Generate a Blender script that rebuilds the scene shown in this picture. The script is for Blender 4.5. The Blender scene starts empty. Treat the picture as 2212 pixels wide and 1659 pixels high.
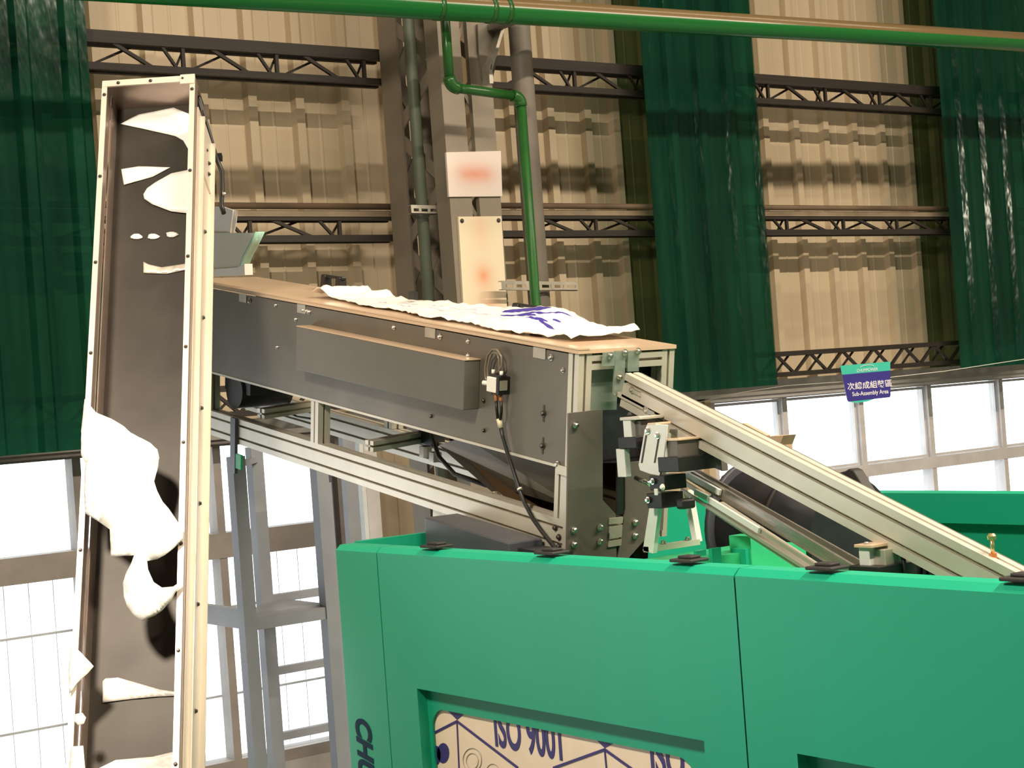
import bpy, bmesh, math, random
from mathutils import Vector, Matrix, noise

# ------------------------------------------------------------------ camera, world, lights, exposure
SC = bpy.context.scene
COL = SC.collection
W, H, F = 2212.0, 1659.0, 3650.0
AZ, ROLL, PIT = math.radians(54), math.radians(4.2), math.radians(0.3)
CAM = Vector((0, 0, 2.6))
_fw0 = Vector((math.cos(AZ), math.sin(AZ), 0)); _r0 = Vector((math.sin(AZ), -math.cos(AZ), 0)); _z = Vector((0, 0, 1))
FW = _fw0 * math.cos(PIT) + _z * math.sin(PIT); _u0 = _z * math.cos(PIT) - _fw0 * math.sin(PIT)
RT = _r0 * math.cos(ROLL) - _u0 * math.sin(ROLL); UP = _r0 * math.sin(ROLL) + _u0 * math.cos(ROLL)
cd = bpy.data.cameras.new('camera'); cd.sensor_width = 36; cd.lens = F / W * 36; cd.clip_start = .05
co = bpy.data.objects.new('camera', cd); COL.objects.link(co)
M3 = Matrix((RT, UP, -FW)).transposed()
co.matrix_world = Matrix.Translation(CAM) @ M3.to_4x4()
SC.camera = co

wd = bpy.data.worlds.new('overcast_sky'); SC.world = wd; wd.use_nodes = True
wd.node_tree.nodes['Background'].inputs[0].default_value = (.93, .97, 1, 1)
wd.node_tree.nodes['Background'].inputs[1].default_value = 3.2

def lamp(name, loc, power, col=(1, .83, .62), r=.16):
    l = bpy.data.lights.new(name, 'POINT'); l.energy = power; l.color = col; l.shadow_soft_size = r
    o = bpy.data.objects.new(name, l); COL.objects.link(o); o.location = loc
    return o
# two long rows of warm tube lamps under the roof, plus single high-bay lamps nearer the camera
def tube_row(name, loc, length, power, col=(1, .85, .66)):
    l = bpy.data.lights.new(name, 'AREA'); l.shape = 'RECTANGLE'; l.size = length; l.size_y = .14; l.energy = power; l.color = col
    o = bpy.data.objects.new(name, l); COL.objects.link(o); o.location = loc
    return o
tube_row('tube_lamp_row', (7.0, 4.6, 8.1), 11, 125)
tube_row('tube_lamp_row', (6.6, -1.0, 7.6), 10, 1900)
lamp('work_lamp', (-.1, 2.5, 4.7), 520, (1, .86, .68), .22)

vs = SC.view_settings
vs.view_transform = 'Standard'; vs.look = 'None'; vs.gamma = 1; vs.use_curve_mapping = False
vs.exposure = 0.12

# ------------------------------------------------------------------ pixel helpers (photo frame 2212 x 1659)
def ray(x, y): return FW + RT * ((x - W / 2) / F) - UP * ((y - H / 2) / F)
def on(x, y, P, n):
    d = ray(x, y); return CAM + d * ((Vector(P) - CAM).dot(n) / d.dot(n))
def aX(x, y, c): return on(x, y, (c, 0, 0), Vector((1, 0, 0)))
def aY(x, y, c): return on(x, y, (0, c, 0), Vector((0, 1, 0)))
def aD(x, y, d): return CAM + ray(x, y) * d

# ------------------------------------------------------------------ materials
MATS = {}
def mat(name, col, rough=.5, metal=0., var=.0, scale=20., bump=0., bscale=60., spec=.5, stretch=None, trans=0., alpha=1., tcol=None, col2=None):
    m = bpy.data.materials.new(name); m.use_nodes = True; MATS[name] = m
    nt = m.node_tree; N = nt.nodes; b = N['Principled BSDF']; out = N['Material Output']
    b.inputs['Base Color'].default_value = (*col, 1); b.inputs['Roughness'].default_value = rough
    b.inputs['Metallic'].default_value = metal; b.inputs['Specular IOR Level'].default_value = spec
    tc = N.new('ShaderNodeTexCoord'); mp = N.new('ShaderNodeMapping'); nt.links.new(tc.outputs['Object'], mp.inputs[0])
    if stretch: mp.inputs['Scale'].default_value = stretch
    if var or col2:
        nz = N.new('ShaderNodeTexNoise'); nz.inputs['Scale'].default_value = scale; nz.inputs['Detail'].default_value = 5
        nt.links.new(mp.outputs[0], nz.inputs[0])
        rp = N.new('ShaderNodeValToRGB'); rp.color_ramp.elements[0].position = .3; rp.color_ramp.elements[1].position = .7
        c2 = col2 or tuple(min(1, c * (1 + var)) for c in col)
        rp.color_ramp.elements[0].color = (*(col if col2 else tuple(c * (1 - var) for c in col)), 1); rp.color_ramp.elements[1].color = (*c2, 1)
        nt.links.new(nz.outputs[0], rp.inputs[0]); nt.links.new(rp.outputs[0], b.inputs['Base Color'])
    if bump:
        n2 = N.new('ShaderNodeTexNoise'); n2.inputs['Scale'].default_value = bscale; nt.links.new(mp.outputs[0], n2.inputs[0])
        bp = N.new('ShaderNodeBump'); bp.inputs['Strength'].default_value = bump; bp.inputs['Distance'].default_value = .01
        nt.links.new(n2.outputs[0], bp.inputs['Height']); nt.links.new(bp.outputs[0], b.inputs['Normal'])
    if alpha < 1:
        tr = N.new('ShaderNodeBsdfTransparent'); tr.inputs[0].default_value = (*(tcol or (1, 1, 1)), 1)
        mx = N.new('ShaderNodeMixShader'); mx.inputs[0].default_value = alpha
        nt.links.new(tr.outputs[0], mx.inputs[1]); nt.links.new(b.outputs[0], mx.inputs[2]); nt.links.new(mx.outputs[0], out.inputs[0])
    return m

mat('cladding', (.56, .455, .31), .55, var=.06, scale=3, stretch=(1, 1, .2))
mat('olive_cladding', (.115, .125, .04), .5, var=.1, scale=3, stretch=(1, 1, .2))
mat('masonry', (.42, .40, .37), .8, var=.15, scale=6, bump=.2)
mat('floor_concrete', (.14, .14, .135), .6, var=.12, scale=2)
mat('roof_sheet', (.09, .085, .08), .7, var=.1, scale=2)
mat('hall_wall', (.16, .145, .115), .7, var=.1, scale=1.5)
mat('window_steel', (.26, .23, .21), .6, var=.12, scale=8)
mat('window_grey', (.58, .56, .56), .6, var=.1, scale=8)
mat('girt_steel', (.022, .016, .012), .65, var=.3, scale=9)
mat('rusty_tube', (.13, .085, .05), .65, var=.35, scale=7, stretch=(.4, 1, 1))
mat('dust_channel', (.26, .20, .13), .7, var=.25, scale=5)
mat('column_paint', (.25, .215, .165), .6, var=.1, scale=4)
mat('grey_pipe', (.20, .175, .145), .55, var=.15, scale=5)
mat('greygreen_pipe', (.115, .14, .10), .5, var=.12, scale=6)
mat('green_pipe', (.022, .11, .022), .28, var=.12, scale=8)
mat('gusset', (.20, .175, .14), .6, var=.2, scale=9)
mat('zinc', (.48, .45, .38), .45, metal=.6, var=.12, scale=20)
mat('bolt_steel', (.75, .72, .66), .25, metal=1.)
mat('bolt_dark', (.12, .11, .10), .4, metal=.8)
mat('alu', (.62, .585, .50), .42, metal=.45, var=.05, scale=12)
mat('alu_slot', (.06, .055, .045), .7)
mat('steel_grey', (.165, .150, .125), .42, metal=.5, var=.10, scale=7)
mat('steel_plate', (.15, .133, .115), .42, metal=.35, var=.12, scale=9)
mat('cover_grey', (.125, .118, .103), .5, var=.04, scale=20)
mat('lid_plate', (.60, .44, .30), .18, spec=.7, var=.08, scale=4)
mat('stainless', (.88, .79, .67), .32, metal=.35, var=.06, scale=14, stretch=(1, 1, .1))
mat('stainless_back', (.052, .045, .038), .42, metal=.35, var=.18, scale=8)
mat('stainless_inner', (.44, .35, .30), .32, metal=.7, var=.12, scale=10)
mat('film_reflection_white', (.95, .935, .90), .38, bump=.15, bscale=55, var=.03, scale=20)  # white for loose film and for reflections drawn as sheets
mat('white_plastic', (.86, .82, .75), .35, var=.03)
mat('acrylic_green', (.70, .69, .58), .2, var=.03)
mat('acrylic_edge', (.36, .62, .52), .2)
mat('black_plastic', (.012, .012, .012), .42, var=.1)
mat('black_rubber', (.02, .018, .016), .6)
mat('machine_green', (.010, .33, .19), .42, spec=.3, var=.03, scale=2)
mat('machine_green_dark', (.01, .16, .095), .45, var=.05, scale=3)
mat('machine_green_light', (.035, .46, .20), .35, var=.04, scale=4)
mat('duct_grey', (.10, .105, .125), .4, metal=.3, var=.15, scale=6)
mat('drum_black', (.03, .03, .036), .38, metal=.2, var=.2, scale=9)
mat('brown_chute', (.10, .062, .032), .35, metal=.3, var=.25, scale=6)
mat('ladder_steel', (.27, .285, .32), .5, var=.06, scale=9)
mat('white_block', (.66, .68, .66), .4, var=.04)
mat('clear_guard', (.30, .36, .31), .12, spec=.8, alpha=.55, tcol=(.85, .92, .87))
mat('tan_card', (.55, .38, .24), .75, var=.1, scale=14)
mat('sign_teal', (.05, .55, .42), .4)
mat('sign_blue', (.045, .035, .26), .35)
mat('sign_white', (.88, .86, .92), .5)
mat('print_navy', (.035, .025, .16), .5)
mat('print_grey', (.45, .42, .38), .5)
mat('logo_blue', (.004, .022, .05), .6, spec=.15)
mat('cream_film', (.83, .70, .53), .35, var=.03, bump=.05, bscale=14)
mat('green_led', (.02, .5, .2), .4)
mat('rail_steel', (.36, .33, .29), .3, metal=.8, var=.2, scale=15)
mat('brass', (.72, .60, .30), .3, metal=.9)
mat('orange_fitting', (.45, .16, .05), .4)
mat('cream_plastic', (.66, .62, .44), .45)
mat('cable_black', (.012, .012, .011), .45)
mat('clear_tube', (.22, .18, .13), .25, alpha=.8)
mat('thin_wire', (.55, .53, .48), .4, metal=.5)

# translucent green corrugated plastic
def frp():
    m = bpy.data.materials.new('frp_green'); m.use_nodes = True; MATS['frp_green'] = m
    nt = m.node_tree; N = nt.nodes; b = N['Principled BSDF']; out = N['Material Output']
    b.inputs['Roughness'].default_value = .16; b.inputs['Specular IOR Level'].default_value = .6
    tc = N.new('ShaderNodeTexCoord'); mp = N.new('ShaderNodeMapping'); mp.inputs['Scale'].default_value = (6, 1, .35)
    nz = N.new('ShaderNodeTexNoise'); nz.inputs['Scale'].default_value = 1.6; nz.inputs['Detail'].default_value = 4
    rp = N.new('ShaderNodeValToRGB'); rp.color_ramp.elements[0].position = .3; rp.color_ramp.elements[1].position = .72
    rp.color_ramp.elements[0].color = (.004, .042, .026, 1); rp.color_ramp.elements[1].color = (.014, .11, .064, 1)
    nt.links.new(tc.outputs['Object'], mp.inputs[0]); nt.links.new(mp.outputs[0], nz.inputs[0]); nt.links.new(nz.outputs[0], rp.inputs[0]); nt.links.new(rp.outputs[0], b.inputs['Base Color'])
    n2 = N.new('ShaderNodeTexNoise'); n2.inputs['Scale'].default_value = 5; m2 = N.new('ShaderNodeMapping'); m2.inputs['Scale'].default_value = (5, 1, 1.2)
    bp = N.new('ShaderNodeBump'); bp.inputs['Strength'].default_value = .25; bp.inputs['Distance'].default_value = .02
    nt.links.new(tc.outputs['Object'], m2.inputs[0]); nt.links.new(m2.outputs[0], n2.inputs[0]); nt.links.new(n2.outputs[0], bp.inputs['Height']); nt.links.new(bp.outputs[0], b.inputs['Normal'])
    tl = N.new('ShaderNodeBsdfTranslucent'); tl.inputs[0].default_value = (.02, .26, .15, 1)
    tr = N.new('ShaderNodeBsdfTransparent'); tr.inputs[0].default_value = (.16, .46, .34, 1)
    a1 = N.new('ShaderNodeMixShader'); a1.inputs[0].default_value = .30; a2 = N.new('ShaderNodeMixShader'); a2.inputs[0].default_value = .42
    nt.links.new(b.outputs[0], a1.inputs[1]); nt.links.new(tl.outputs[0], a1.inputs[2])
    nt.links.new(a1.outputs[0], a2.inputs[1]); nt.links.new(tr.outputs[0], a2.inputs[2]); nt.links.new(a2.outputs[0], out.inputs[0])
frp()
def glass():
    m = bpy.data.materials.new('window_glass'); m.use_nodes = True; MATS['window_glass'] = m
    nt = m.node_tree; N = nt.nodes; out = N['Material Output']; N.remove(N['Principled BSDF'])
    tr = N.new('ShaderNodeBsdfTransparent'); tr.inputs[0].default_value = (.95, .97, .97, 1)
    gl = N.new('ShaderNodeBsdfGlossy'); gl.inputs['Roughness'].default_value = .03
    mx = N.new('ShaderNodeMixShader'); mx.inputs[0].default_value = .05
    nt.links.new(tr.outputs[0], mx.inputs[1]); nt.links.new(gl.outputs[0], mx.inputs[2]); nt.links.new(mx.outputs[0], out.inputs[0])
glass()
# pipe colour: green below, brown on the upward side (object space z)
def brown_top_pipe():
    m = mat('brown_top_green_pipe', (.03, .20, .045), .22, var=.1)
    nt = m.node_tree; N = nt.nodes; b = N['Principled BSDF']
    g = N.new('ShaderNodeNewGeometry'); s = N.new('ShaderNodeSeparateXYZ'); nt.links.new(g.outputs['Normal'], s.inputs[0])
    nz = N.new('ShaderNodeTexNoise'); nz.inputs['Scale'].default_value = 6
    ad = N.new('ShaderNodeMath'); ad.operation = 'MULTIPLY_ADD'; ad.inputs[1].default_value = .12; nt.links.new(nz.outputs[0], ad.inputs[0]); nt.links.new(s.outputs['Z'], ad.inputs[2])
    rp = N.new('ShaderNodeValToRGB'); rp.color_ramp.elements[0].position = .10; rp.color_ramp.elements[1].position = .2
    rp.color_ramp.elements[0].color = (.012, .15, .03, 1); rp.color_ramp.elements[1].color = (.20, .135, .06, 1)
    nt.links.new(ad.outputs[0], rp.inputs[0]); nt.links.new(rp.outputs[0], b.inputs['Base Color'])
brown_top_pipe()
# board whose print is only a soft blur: (centre y,z, radius y,z, strength) blobs in object space (x right, z up)
def blurred(name, base, ink, blobs):
    m = mat(name, base, .5); nt = m.node_tree; N = nt.nodes; b = N['Principled BSDF']
    tc = N.new('ShaderNodeTexCoord'); acc = None
    for (cx, cz, rx, rz, s) in blobs:
        mp = N.new('ShaderNodeMapping'); mp.vector_type = 'POINT'
        mp.inputs['Scale'].default_value = (1 / rx, 0, 1 / rz); mp.inputs['Location'].default_value = (-cx / rx, 0, -cz / rz)
        gr = N.new('ShaderNodeTexGradient'); gr.gradient_type = 'QUADRATIC_SPHERE'
        nt.links.new(tc.outputs['Object'], mp.inputs[0]); nt.links.new(mp.outputs[0], gr.inputs[0])
        ml = N.new('ShaderNodeMath'); ml.operation = 'MULTIPLY'; ml.inputs[1].default_value = s; nt.links.new(gr.outputs['Fac'], ml.inputs[0])
        if acc is None: acc = ml
        else:
            a = N.new('ShaderNodeMath'); a.operation = 'ADD'; a.use_clamp = True
            nt.links.new(acc.outputs[0], a.inputs[0]); nt.links.new(ml.outputs[0], a.inputs[1]); acc = a
    mx = N.new('ShaderNodeMix'); mx.data_type = 'RGBA'; mx.inputs[6].default_value = (*base, 1); mx.inputs[7].default_value = (*ink, 1)
    nt.links.new(acc.outputs[0], mx.inputs[0]); nt.links.new(mx.outputs[2], b.inputs['Base Color'])
blurred('warning_print', (.80, .70, .64), (.80, .25, .14), [(0, -.0, .21, .11, .8), (-.06, .0, .09, .07, .25), (.07, 0, .09, .07, .3)])
blurred('notice_print', (.84, .74, .54), (.85, .28, .12), [(0, .20, .13, .22, .32), (.0, -.04, .11, .12, .85), (.02, -.20, .16, .16, .5)])

# ------------------------------------------------------------------ mesh helpers
class MB:
    def __init__(s): s.v = []; s.f = []
    def add(s, vs, fs):
        n = len(s.v); s.v += [Vector(v) for v in vs]; s.f += [tuple(i + n for i in f) for f in fs]; return s
    def box(s, lo, hi):
        x0, y0, z0 = lo; x1, y1, z1 = hi
        return s.add([(x0, y0, z0), (x1, y0, z0), (x1, y1, z0), (x0, y1, z0), (x0, y0, z1), (x1, y0, z1), (x1, y1, z1), (x0, y1, z1)], BOXF)
    def frame_box(s, o, A, B, C):
        o = Vector(o); A, B, C = Vector(A), Vector(B), Vector(C)
        if A.cross(B).dot(C) < 0: A, B = B, A
        return s.add([o, o + A, o + A + B, o + B, o + C, o + A + C, o + A + B + C, o + B + C], BOXF)
    def prism(s, pts, ext):
        n = len(pts); e = Vector(ext); P = [Vector(p) for p in pts]
        nrm = Vector((0, 0, 0))
        for i in range(n): nrm += P[i].cross(P[(i + 1) % n])
        if nrm.dot(e) > 0: P = P[::-1]
        fs = [tuple(range(n)), tuple(range(2 * n - 1, n - 1, -1))]
        for i in range(n): j = (i + 1) % n; fs.append((j, i, i + n, j + n))
        return s.add(P + [p + e for p in P], fs)
    def tube(s, path, r, n=10, cap=True):
        P = [Vector(p) for p in path]; rings = []; prev = None
        for i, p in enumerate(P):
            t = (P[min(i + 1, len(P) - 1)] - P[max(i - 1, 0)]).normalized()
            if prev is None:
                u = t.cross(Vector((0, 0, 1)));
                if u.length < .1: u = t.cross(Vector((1, 0, 0)))
            else: u = prev - t * prev.dot(t)
            u.normalize(); prev = u; w = t.cross(u); rr = r[i] if isinstance(r, (list, tuple)) else r
            rings.append([p + (u * math.cos(k * 2 * math.pi / n) + w * math.sin(k * 2 * math.pi / n)) * rr for k in range(n)])
        base = len(s.v); s.v += [v for rg in rings for v in rg]
        for i in range(len(rings) - 1):
            for k in range(n):
                a = base + i * n + k; b = base + i * n + (k + 1) % n
                s.f.append((a, b, b + n, a + n))
        if cap:
            s.f.append(tuple(base + k for k in range(n - 1, -1, -1))); s.f.append(tuple(base + (len(rings) - 1) * n + k for k in range(n)))
        return s
    def build(s, name, m, parent=None, smooth=False, origin=None, bevel=0., label=None):
        o0 = Vector(origin) if origin is not None else (parent_loc(parent) if parent else Vector((0, 0, 0)))
        if origin is None and parent is None:
            lo = [min(v[k] for v in s.v) for k in range(3)]; hi = [max(v[k] for v in s.v) for k in range(3)]
            o0 = Vector(((lo[0] + hi[0]) / 2, (lo[1] + hi[1]) / 2, lo[2]))
        me = bpy.data.meshes.new(name); me.from_pydata([v - o0 for v in s.v], [], s.f); me.update()
        bm = bmesh.new(); bm.from_mesh(me); bmesh.ops.recalc_face_normals(bm, faces=bm.faces); bm.to_mesh(me); bm.free()
        me.materials.append(MATS[m])
        if smooth:
            for p in me.polygons: p.use_smooth = len(p.vertices) == 4
        o = bpy.data.objects.new(name, me); COL.objects.link(o)
        if parent: o.parent = parent; o.location = o0 - parent_loc(parent)
        else: o.location = o0
        if bevel:
            b = o.modifiers.new('bevel', 'BEVEL'); b.width = bevel; b.segments = 2; b.limit_method = 'ANGLE'
        if label: o['label'] = label
        return o
BOXF = [(0, 3, 2, 1), (4, 5, 6, 7), (0, 1, 5, 4), (1, 2, 6, 5), (2, 3, 7, 6), (3, 0, 4, 7)]
def parent_loc(o):
    l = Vector((0, 0, 0))
    while o is not None: l = l + o.location; o = o.parent
    return l
def thing(name, loc, label, cat, group=None):
    o = bpy.data.objects.new(name, None); COL.objects.link(o); o.location = loc; o.empty_display_size = .1
    return tag(o, label, cat, group)
def tag(o, label, cat, group=None):
    o['label'] = label; o['category'] = cat
    if group: o['group'] = group
    return o
def struct(o, label=None):
    o['kind'] = 'structure'
    if label: o['label'] = label
    return o
UNIT = {}
def unit_mesh(kind, m):
    k = (kind, m)
    if k not in UNIT:
        b = MB()
        if kind == 'cube': b.box((-.5, -.5, -.5), (.5, .5, .5))
        elif kind == 'cyl': b.tube([(0, 0, -.5), (0, 0, .5)], .5, 12)
        elif kind == 'bolt': b.tube([(0, 0, 0), (0, 0, .15), (0, 0, .15), (0, 0, .55), (0, 0, .75)], [.72, .72, .5, .5, .32], 10)
        me = bpy.data.meshes.new(kind); me.from_pydata(b.v, [], b.f); me.materials.append(MATS[m]); me.update()
        if kind == 'cyl':
            for p in me.polygons: p.use_smooth = len(p.vertices) == 4
        UNIT[k] = me
    return UNIT[k]
def inst(name, kind, m, parent, pos, axes, size, label=None):
    """shared mesh placed by matrix; axes = 3 orthonormal vectors, pos in world"""
    o = bpy.data.objects.new(name, unit_mesh(kind, m)); COL.objects.link(o)
    R = Matrix([a for a in axes]).transposed().to_4x4()
    S = Matrix.Diagonal((*size, 1))
    o.parent = parent
    o.matrix_local = Matrix.Translation(Vector(pos) - parent_loc(parent)) @ R @ S
    if label: o['label'] = label
    return o
def axes_z(n, hint=(0, 0, 1)):
    n = Vector(n).normalized(); u = Vector(hint) - n * Vector(hint).dot(n)
    if u.length < .01: u = Vector((1, 0, 0)) - n * n.x
    u.normalize(); v = n.cross(u); return (u, v, n)
def bar(name, m, parent, p0, p1, w, h, hint=(0, 1, 0), kind='cube', label=None):
    p0, p1 = Vector(p0), Vector(p1); d = p1 - p0
    return inst(name, kind, m, parent, (p0 + p1) / 2, axes_z(d, hint), (w, h, d.length), label)
def bolt(parent, pos, n, d=.012, m='bolt_steel', name='bolt'):
    return inst(name, 'bolt', m, parent, pos, axes_z(n), (d, d, d * .9))
def profile(name, parent, p0, p1, cvec, wid, hgt, ns_w=1, ns_h=1, sw=.0075, sd=.015, m='alu', label=None):
    """T-slot aluminium extrusion; wid along b, hgt along c"""
    p0, p1 = Vector(p0), Vector(p1); t = (p1 - p0).normalized(); c = Vector(cvec); c = (c - t * c.dot(t)).normalized(); b = t.cross(c)
    def side(a, bb, n):   # 2D edge a->bb with n slots (a,bb 2D)
        a, bb = Vector(a), Vector(bb); d = (bb - a); Ln = d.length; d.normalize(); inn = Vector((-d.y, d.x)); out = [a]
        for i in range(n):
            q = a + d * Ln * (i + .5) / n
            out += [q - d * sw / 2, q - d * sw / 2 + inn * sd, q + d * sw / 2 + inn * sd, q + d * sw / 2]
        return out
    x, y = wid / 2, hgt / 2
    poly = side((-x, -y), (x, -y), ns_w) + side((x, -y), (x, y), ns_h) + side((x, y), (-x, y), ns_w) + side((-x, y), (-x, -y), ns_h)
    mb = MB().prism([p0 + b * q.x + c * q.y for q in poly], p1 - p0)
    return mb.build(name, m, parent, label=label)
def mesh_obj(name, me, m, parent=None):
    me.materials.clear(); me.materials.append(MATS[m]); o = bpy.data.objects.new(name, me); COL.objects.link(o)
    if parent: o.parent = parent
    return o
def text_mesh(name, body, size, m, parent, origin, right, up, n, thick=.0008, align='LEFT', sx=1., shear=0., bold=0.):
    cu = bpy.data.curves.new('lettering', 'FONT'); cu.body = body; cu.size = size; cu.extrude = thick; cu.align_x = align; cu.shear = shear; cu.offset = bold
    to = bpy.data.objects.new('lettering', cu); COL.objects.link(to); bpy.context.view_layer.update()
    dg = bpy.context.evaluated_depsgraph_get(); me = bpy.data.meshes.new_from_object(to.evaluated_get(dg))
    bpy.data.objects.remove(to); bpy.data.curves.remove(cu)
    R = Matrix((Vector(right).normalized() * sx, Vector(up).normalized(), Vector(n).normalized())).transposed().to_4x4()
    me.transform(R); o = mesh_obj(name, me, m, parent); o.location = Vector(origin) - parent_loc(parent)
    return o
random.seed(4)

# ------------------------------------------------------------------ the hall shell
WY = 8.0
struct(MB().box((-7, -9, -.2), (15, 9, 0)).build('floor', 'floor_concrete'), 'grey concrete hall floor')
struct(MB().box((-7, -9, 9.5), (15, 9, 9.7)).build('ceiling', 'roof_sheet'), 'dark sheet roof of the hall')
struct(MB().box((-7.2, -9, 0), (-7, 9, 9.5)).build('wall_left', 'hall_wall'))
struct(MB().box((15, -9, 0), (15.2, 9, 9.5)).build('wall_right', 'hall_wall'))
struct(MB().box((-7, -9.2, 0), (15, -9, 9.5)).build('wall_front', 'hall_wall'))
ZW0, ZW1 = .75, 2.47           # window band
XWL = aY(733, 1060, WY).x       # right end of the left window band
XWR = aY(1541, 950, WY).x       # left end of the right band
wb = MB()
wb.box((-7, WY, 0), (15, WY + .2, ZW0))
wb.box((XWL, WY + .05, ZW0), (XWR, WY + .2, ZW1))
wb.box((-7, WY - .02, ZW1), (15, WY + .2, ZW1 + .09))
wb.box((-7, WY + .05, ZW1 + .09), (15, WY + .2, 9.5))
wall = struct(wb.build('wall_back', 'masonry', origin=(4, WY, 0)), 'long back wall of the hall with ribbed cladding')

def corr_panel(w, h, rib=.062, dep=.042, t=.004):
    """one pan of trapezoid cladding, rib at its right edge; local x right, z up, -y towards room"""
    prof = [(0, 0), (w - rib - .012, 0), (w - rib, -dep), (w - .012, -dep), (w, 0)]
    mb = MB(); n = len(prof)
    mid = [w * .33, w * .36]
    prof = [(0, 0), (mid[0], 0), (mid[0] + .006, -.004), (mid[1] + .006, -.004), (mid[1] + .012, 0)] + prof[1:]
    n = len(prof)
    P = [(x, y, 0) for x, y in prof] + [(x, y + t, 0) for x, y in prof[::-1]]
    mb.prism(P, (0, 0, h)); return mb
PW = .285
me_by = {}
def cladding(x0, x1, z0, z1, m):
    x = x0
    while x < x1 - .02:
        w = min(PW, x1 - x)
        key = (round(w, 3), round(z1 - z0, 3), m)
        if key not in me_by:
            mb = corr_panel(w, z1 - z0); me = bpy.data.meshes.new('cladding_panel'); me.from_pydata(mb.v, [], mb.f); me.materials.append(MATS[m]); me.update(); me_by[key] = me
        o = bpy.data.objects.new('cladding_panel', me_by[key]); COL.objects.link(o); o.parent = wall; o.location = Vector((x, WY + .03, z0)) - wall.location
        x += w
XS = []   # translucent strips (x0, x1) of wall
YS = 7.46
s1a, s1b = aY(1400, 300, YS).x, aY(1641, 300, YS).x
s2a = aY(2046, 400, YS).x
s0b = aY(203, 300, YS).x
oa1 = aY(1350, 400, WY).x; oa2 = aY(1979, 400, WY).x
ZB = ZW1 + .09
cladding(1.6, s0b - .55, ZB, 6.2, 'olive_cladding')
cladding(s0b - .55, oa1, ZB, 6.2, 'cladding')
cladding(oa1, oa1 + 1.0, ZB, 6.2, 'olive_cladding')
cladding(oa1 + 1.0, oa2, ZB, 6.2, 'cladding')
cladding(oa2, oa2 + 1.1, ZB, 6.2, 'olive_cladding')
cladding(oa2 + 1.1, 14.9, ZB, 6.2, 'cladding')
cladding(XWL, XWR, ZW0, ZW1 - .01, 'cladding')

# --- window bands
def window(n, x0, x1, mull, zt0, zt1, label, frame_m, grille):
    w = bpy.data.objects.new('window_%d' % n, None); COL.objects.link(w); w.location = ((x0 + x1) / 2, WY + .06, ZW0); struct(w, label)
    for nm, z0, z1 in (('transom', zt0, zt1), ('sill', ZW0, ZW0 + .06), ('head_rail', ZW1 - .035, ZW1)):
        MB().box((x0, WY, z0), (x1, WY + .12, z1)).build(nm, frame_m, w)
    xs = [x0] + mull + [x1]
    for i, x in enumerate(xs):
        wd_ = .075 if i in (0, len(xs) - 1) else .044
        MB().box((x - wd_ / 2, WY + .005, ZW0), (x + wd_ / 2, WY + .1, ZW1)).build('mullion', 'window_grey' if n == 2 else frame_m, w)
    for a, b in zip(xs[:-1], xs[1:]):
        for z0, z1 in ((ZW0 + .06, zt0), (zt1, ZW1 - .035)):
            MB().box((a + .02, WY + .05, z0), (b - .02, WY + .056, z1)).build('pane', 'window_glass', w)
            if n == 2 and z0 > zt0:   # opening sash frames
                f = MB()
                f.box((a + .03, WY + .03, z0 + .004), (b - .03, WY + .048, z0 + .022)); f.box((a + .03, WY + .03, z1 - .022), (b - .03, WY + .048, z1 - .004))
                f.box((a + .03, WY + .03, z0 + .022), (a + .046, WY + .048, z1 - .022)); f.box((b - .046, WY + .03, z0 + .022), (b - .03, WY + .048, z1 - .022))
                f.build('sash_frame', 'window_grey', w)
    if grille:
        for z in grille:
            bar('grille_rail', 'window_grey', w, (x0, WY + .16, z), (x1, WY + .16, z), .022, .012)
        x = x0 + .06
        while x < x1:
            bar('grille_rod', 'window_grey', w, (x, WY + .17, ZW0), (x, WY + .17, zt0), .0035, .0035); x += .125
    return w
mL = [aY(x, y, WY).x for x, y in ((169, 1050), (474, 1060))]
zl = [aY(80, y, WY + .16).z for y in (1372, 1575)]
window(1, 1.1, XWL, [mL[0] - .9, mL[0], mL[1]], 1.855, 1.985, 'left steel window band glowing with daylight', 'window_steel', zl)
mR = [aY(x, y, WY).x for x, y in ((1698, 900), (1866, 930), (2014, 920), (2168, 900))]
window(2, XWR, mR[3] + 2.6, mR + [mR[3] + .75, mR[3] + 1.5], 1.845, 1.925, 'right steel window band glowing with daylight', 'window_grey', None)

# --- hung corrugated plastic sheets
def frp_sheet(x0, x1, z0, z1, label, lean=0.):
    prof = []; x = x0; up_ = False
    pitch, top, sl, dep = .235, .05, .022, .032
    while x < x1:
        for q, d in ((0, 0), (pitch - top - 2 * sl, 0), (pitch - top - sl, -dep), (pitch - sl, -dep)):
            if x + q < x1: prof.append((x + q, d))
        x += pitch
    prof.append((x1, 0))
    P = [(a, YS + b, z0) for a, b in prof] + [(a, YS + b + .003, z0) for a, b in prof[::-1]]
    o = MB().prism(P, (lean, 0, z1 - z0)).build('corrugated_sheet', 'frp_green')
    return tag(o, label, 'plastic sheet', 'green corrugated sheets hung before the wall')
zb0 = aY(90, 978, YS).z; zb1 = aY(1570, 840, YS).z; zb2 = aY(2140, 792, YS).z
frp_sheet(1.2, s0b, zb0, 6.1, 'green corrugated plastic sheet behind the steel trough at far left')
frp_sheet(s1a, s1b, zb1, 6.1, 'green corrugated plastic sheet right of the grey downpipe above the aluminium beam')
frp_sheet(s2a, s2a + 1.1, zb2, 6.1, 'bluish green corrugated plastic sheet at right edge, right of hanging sign')

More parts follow.
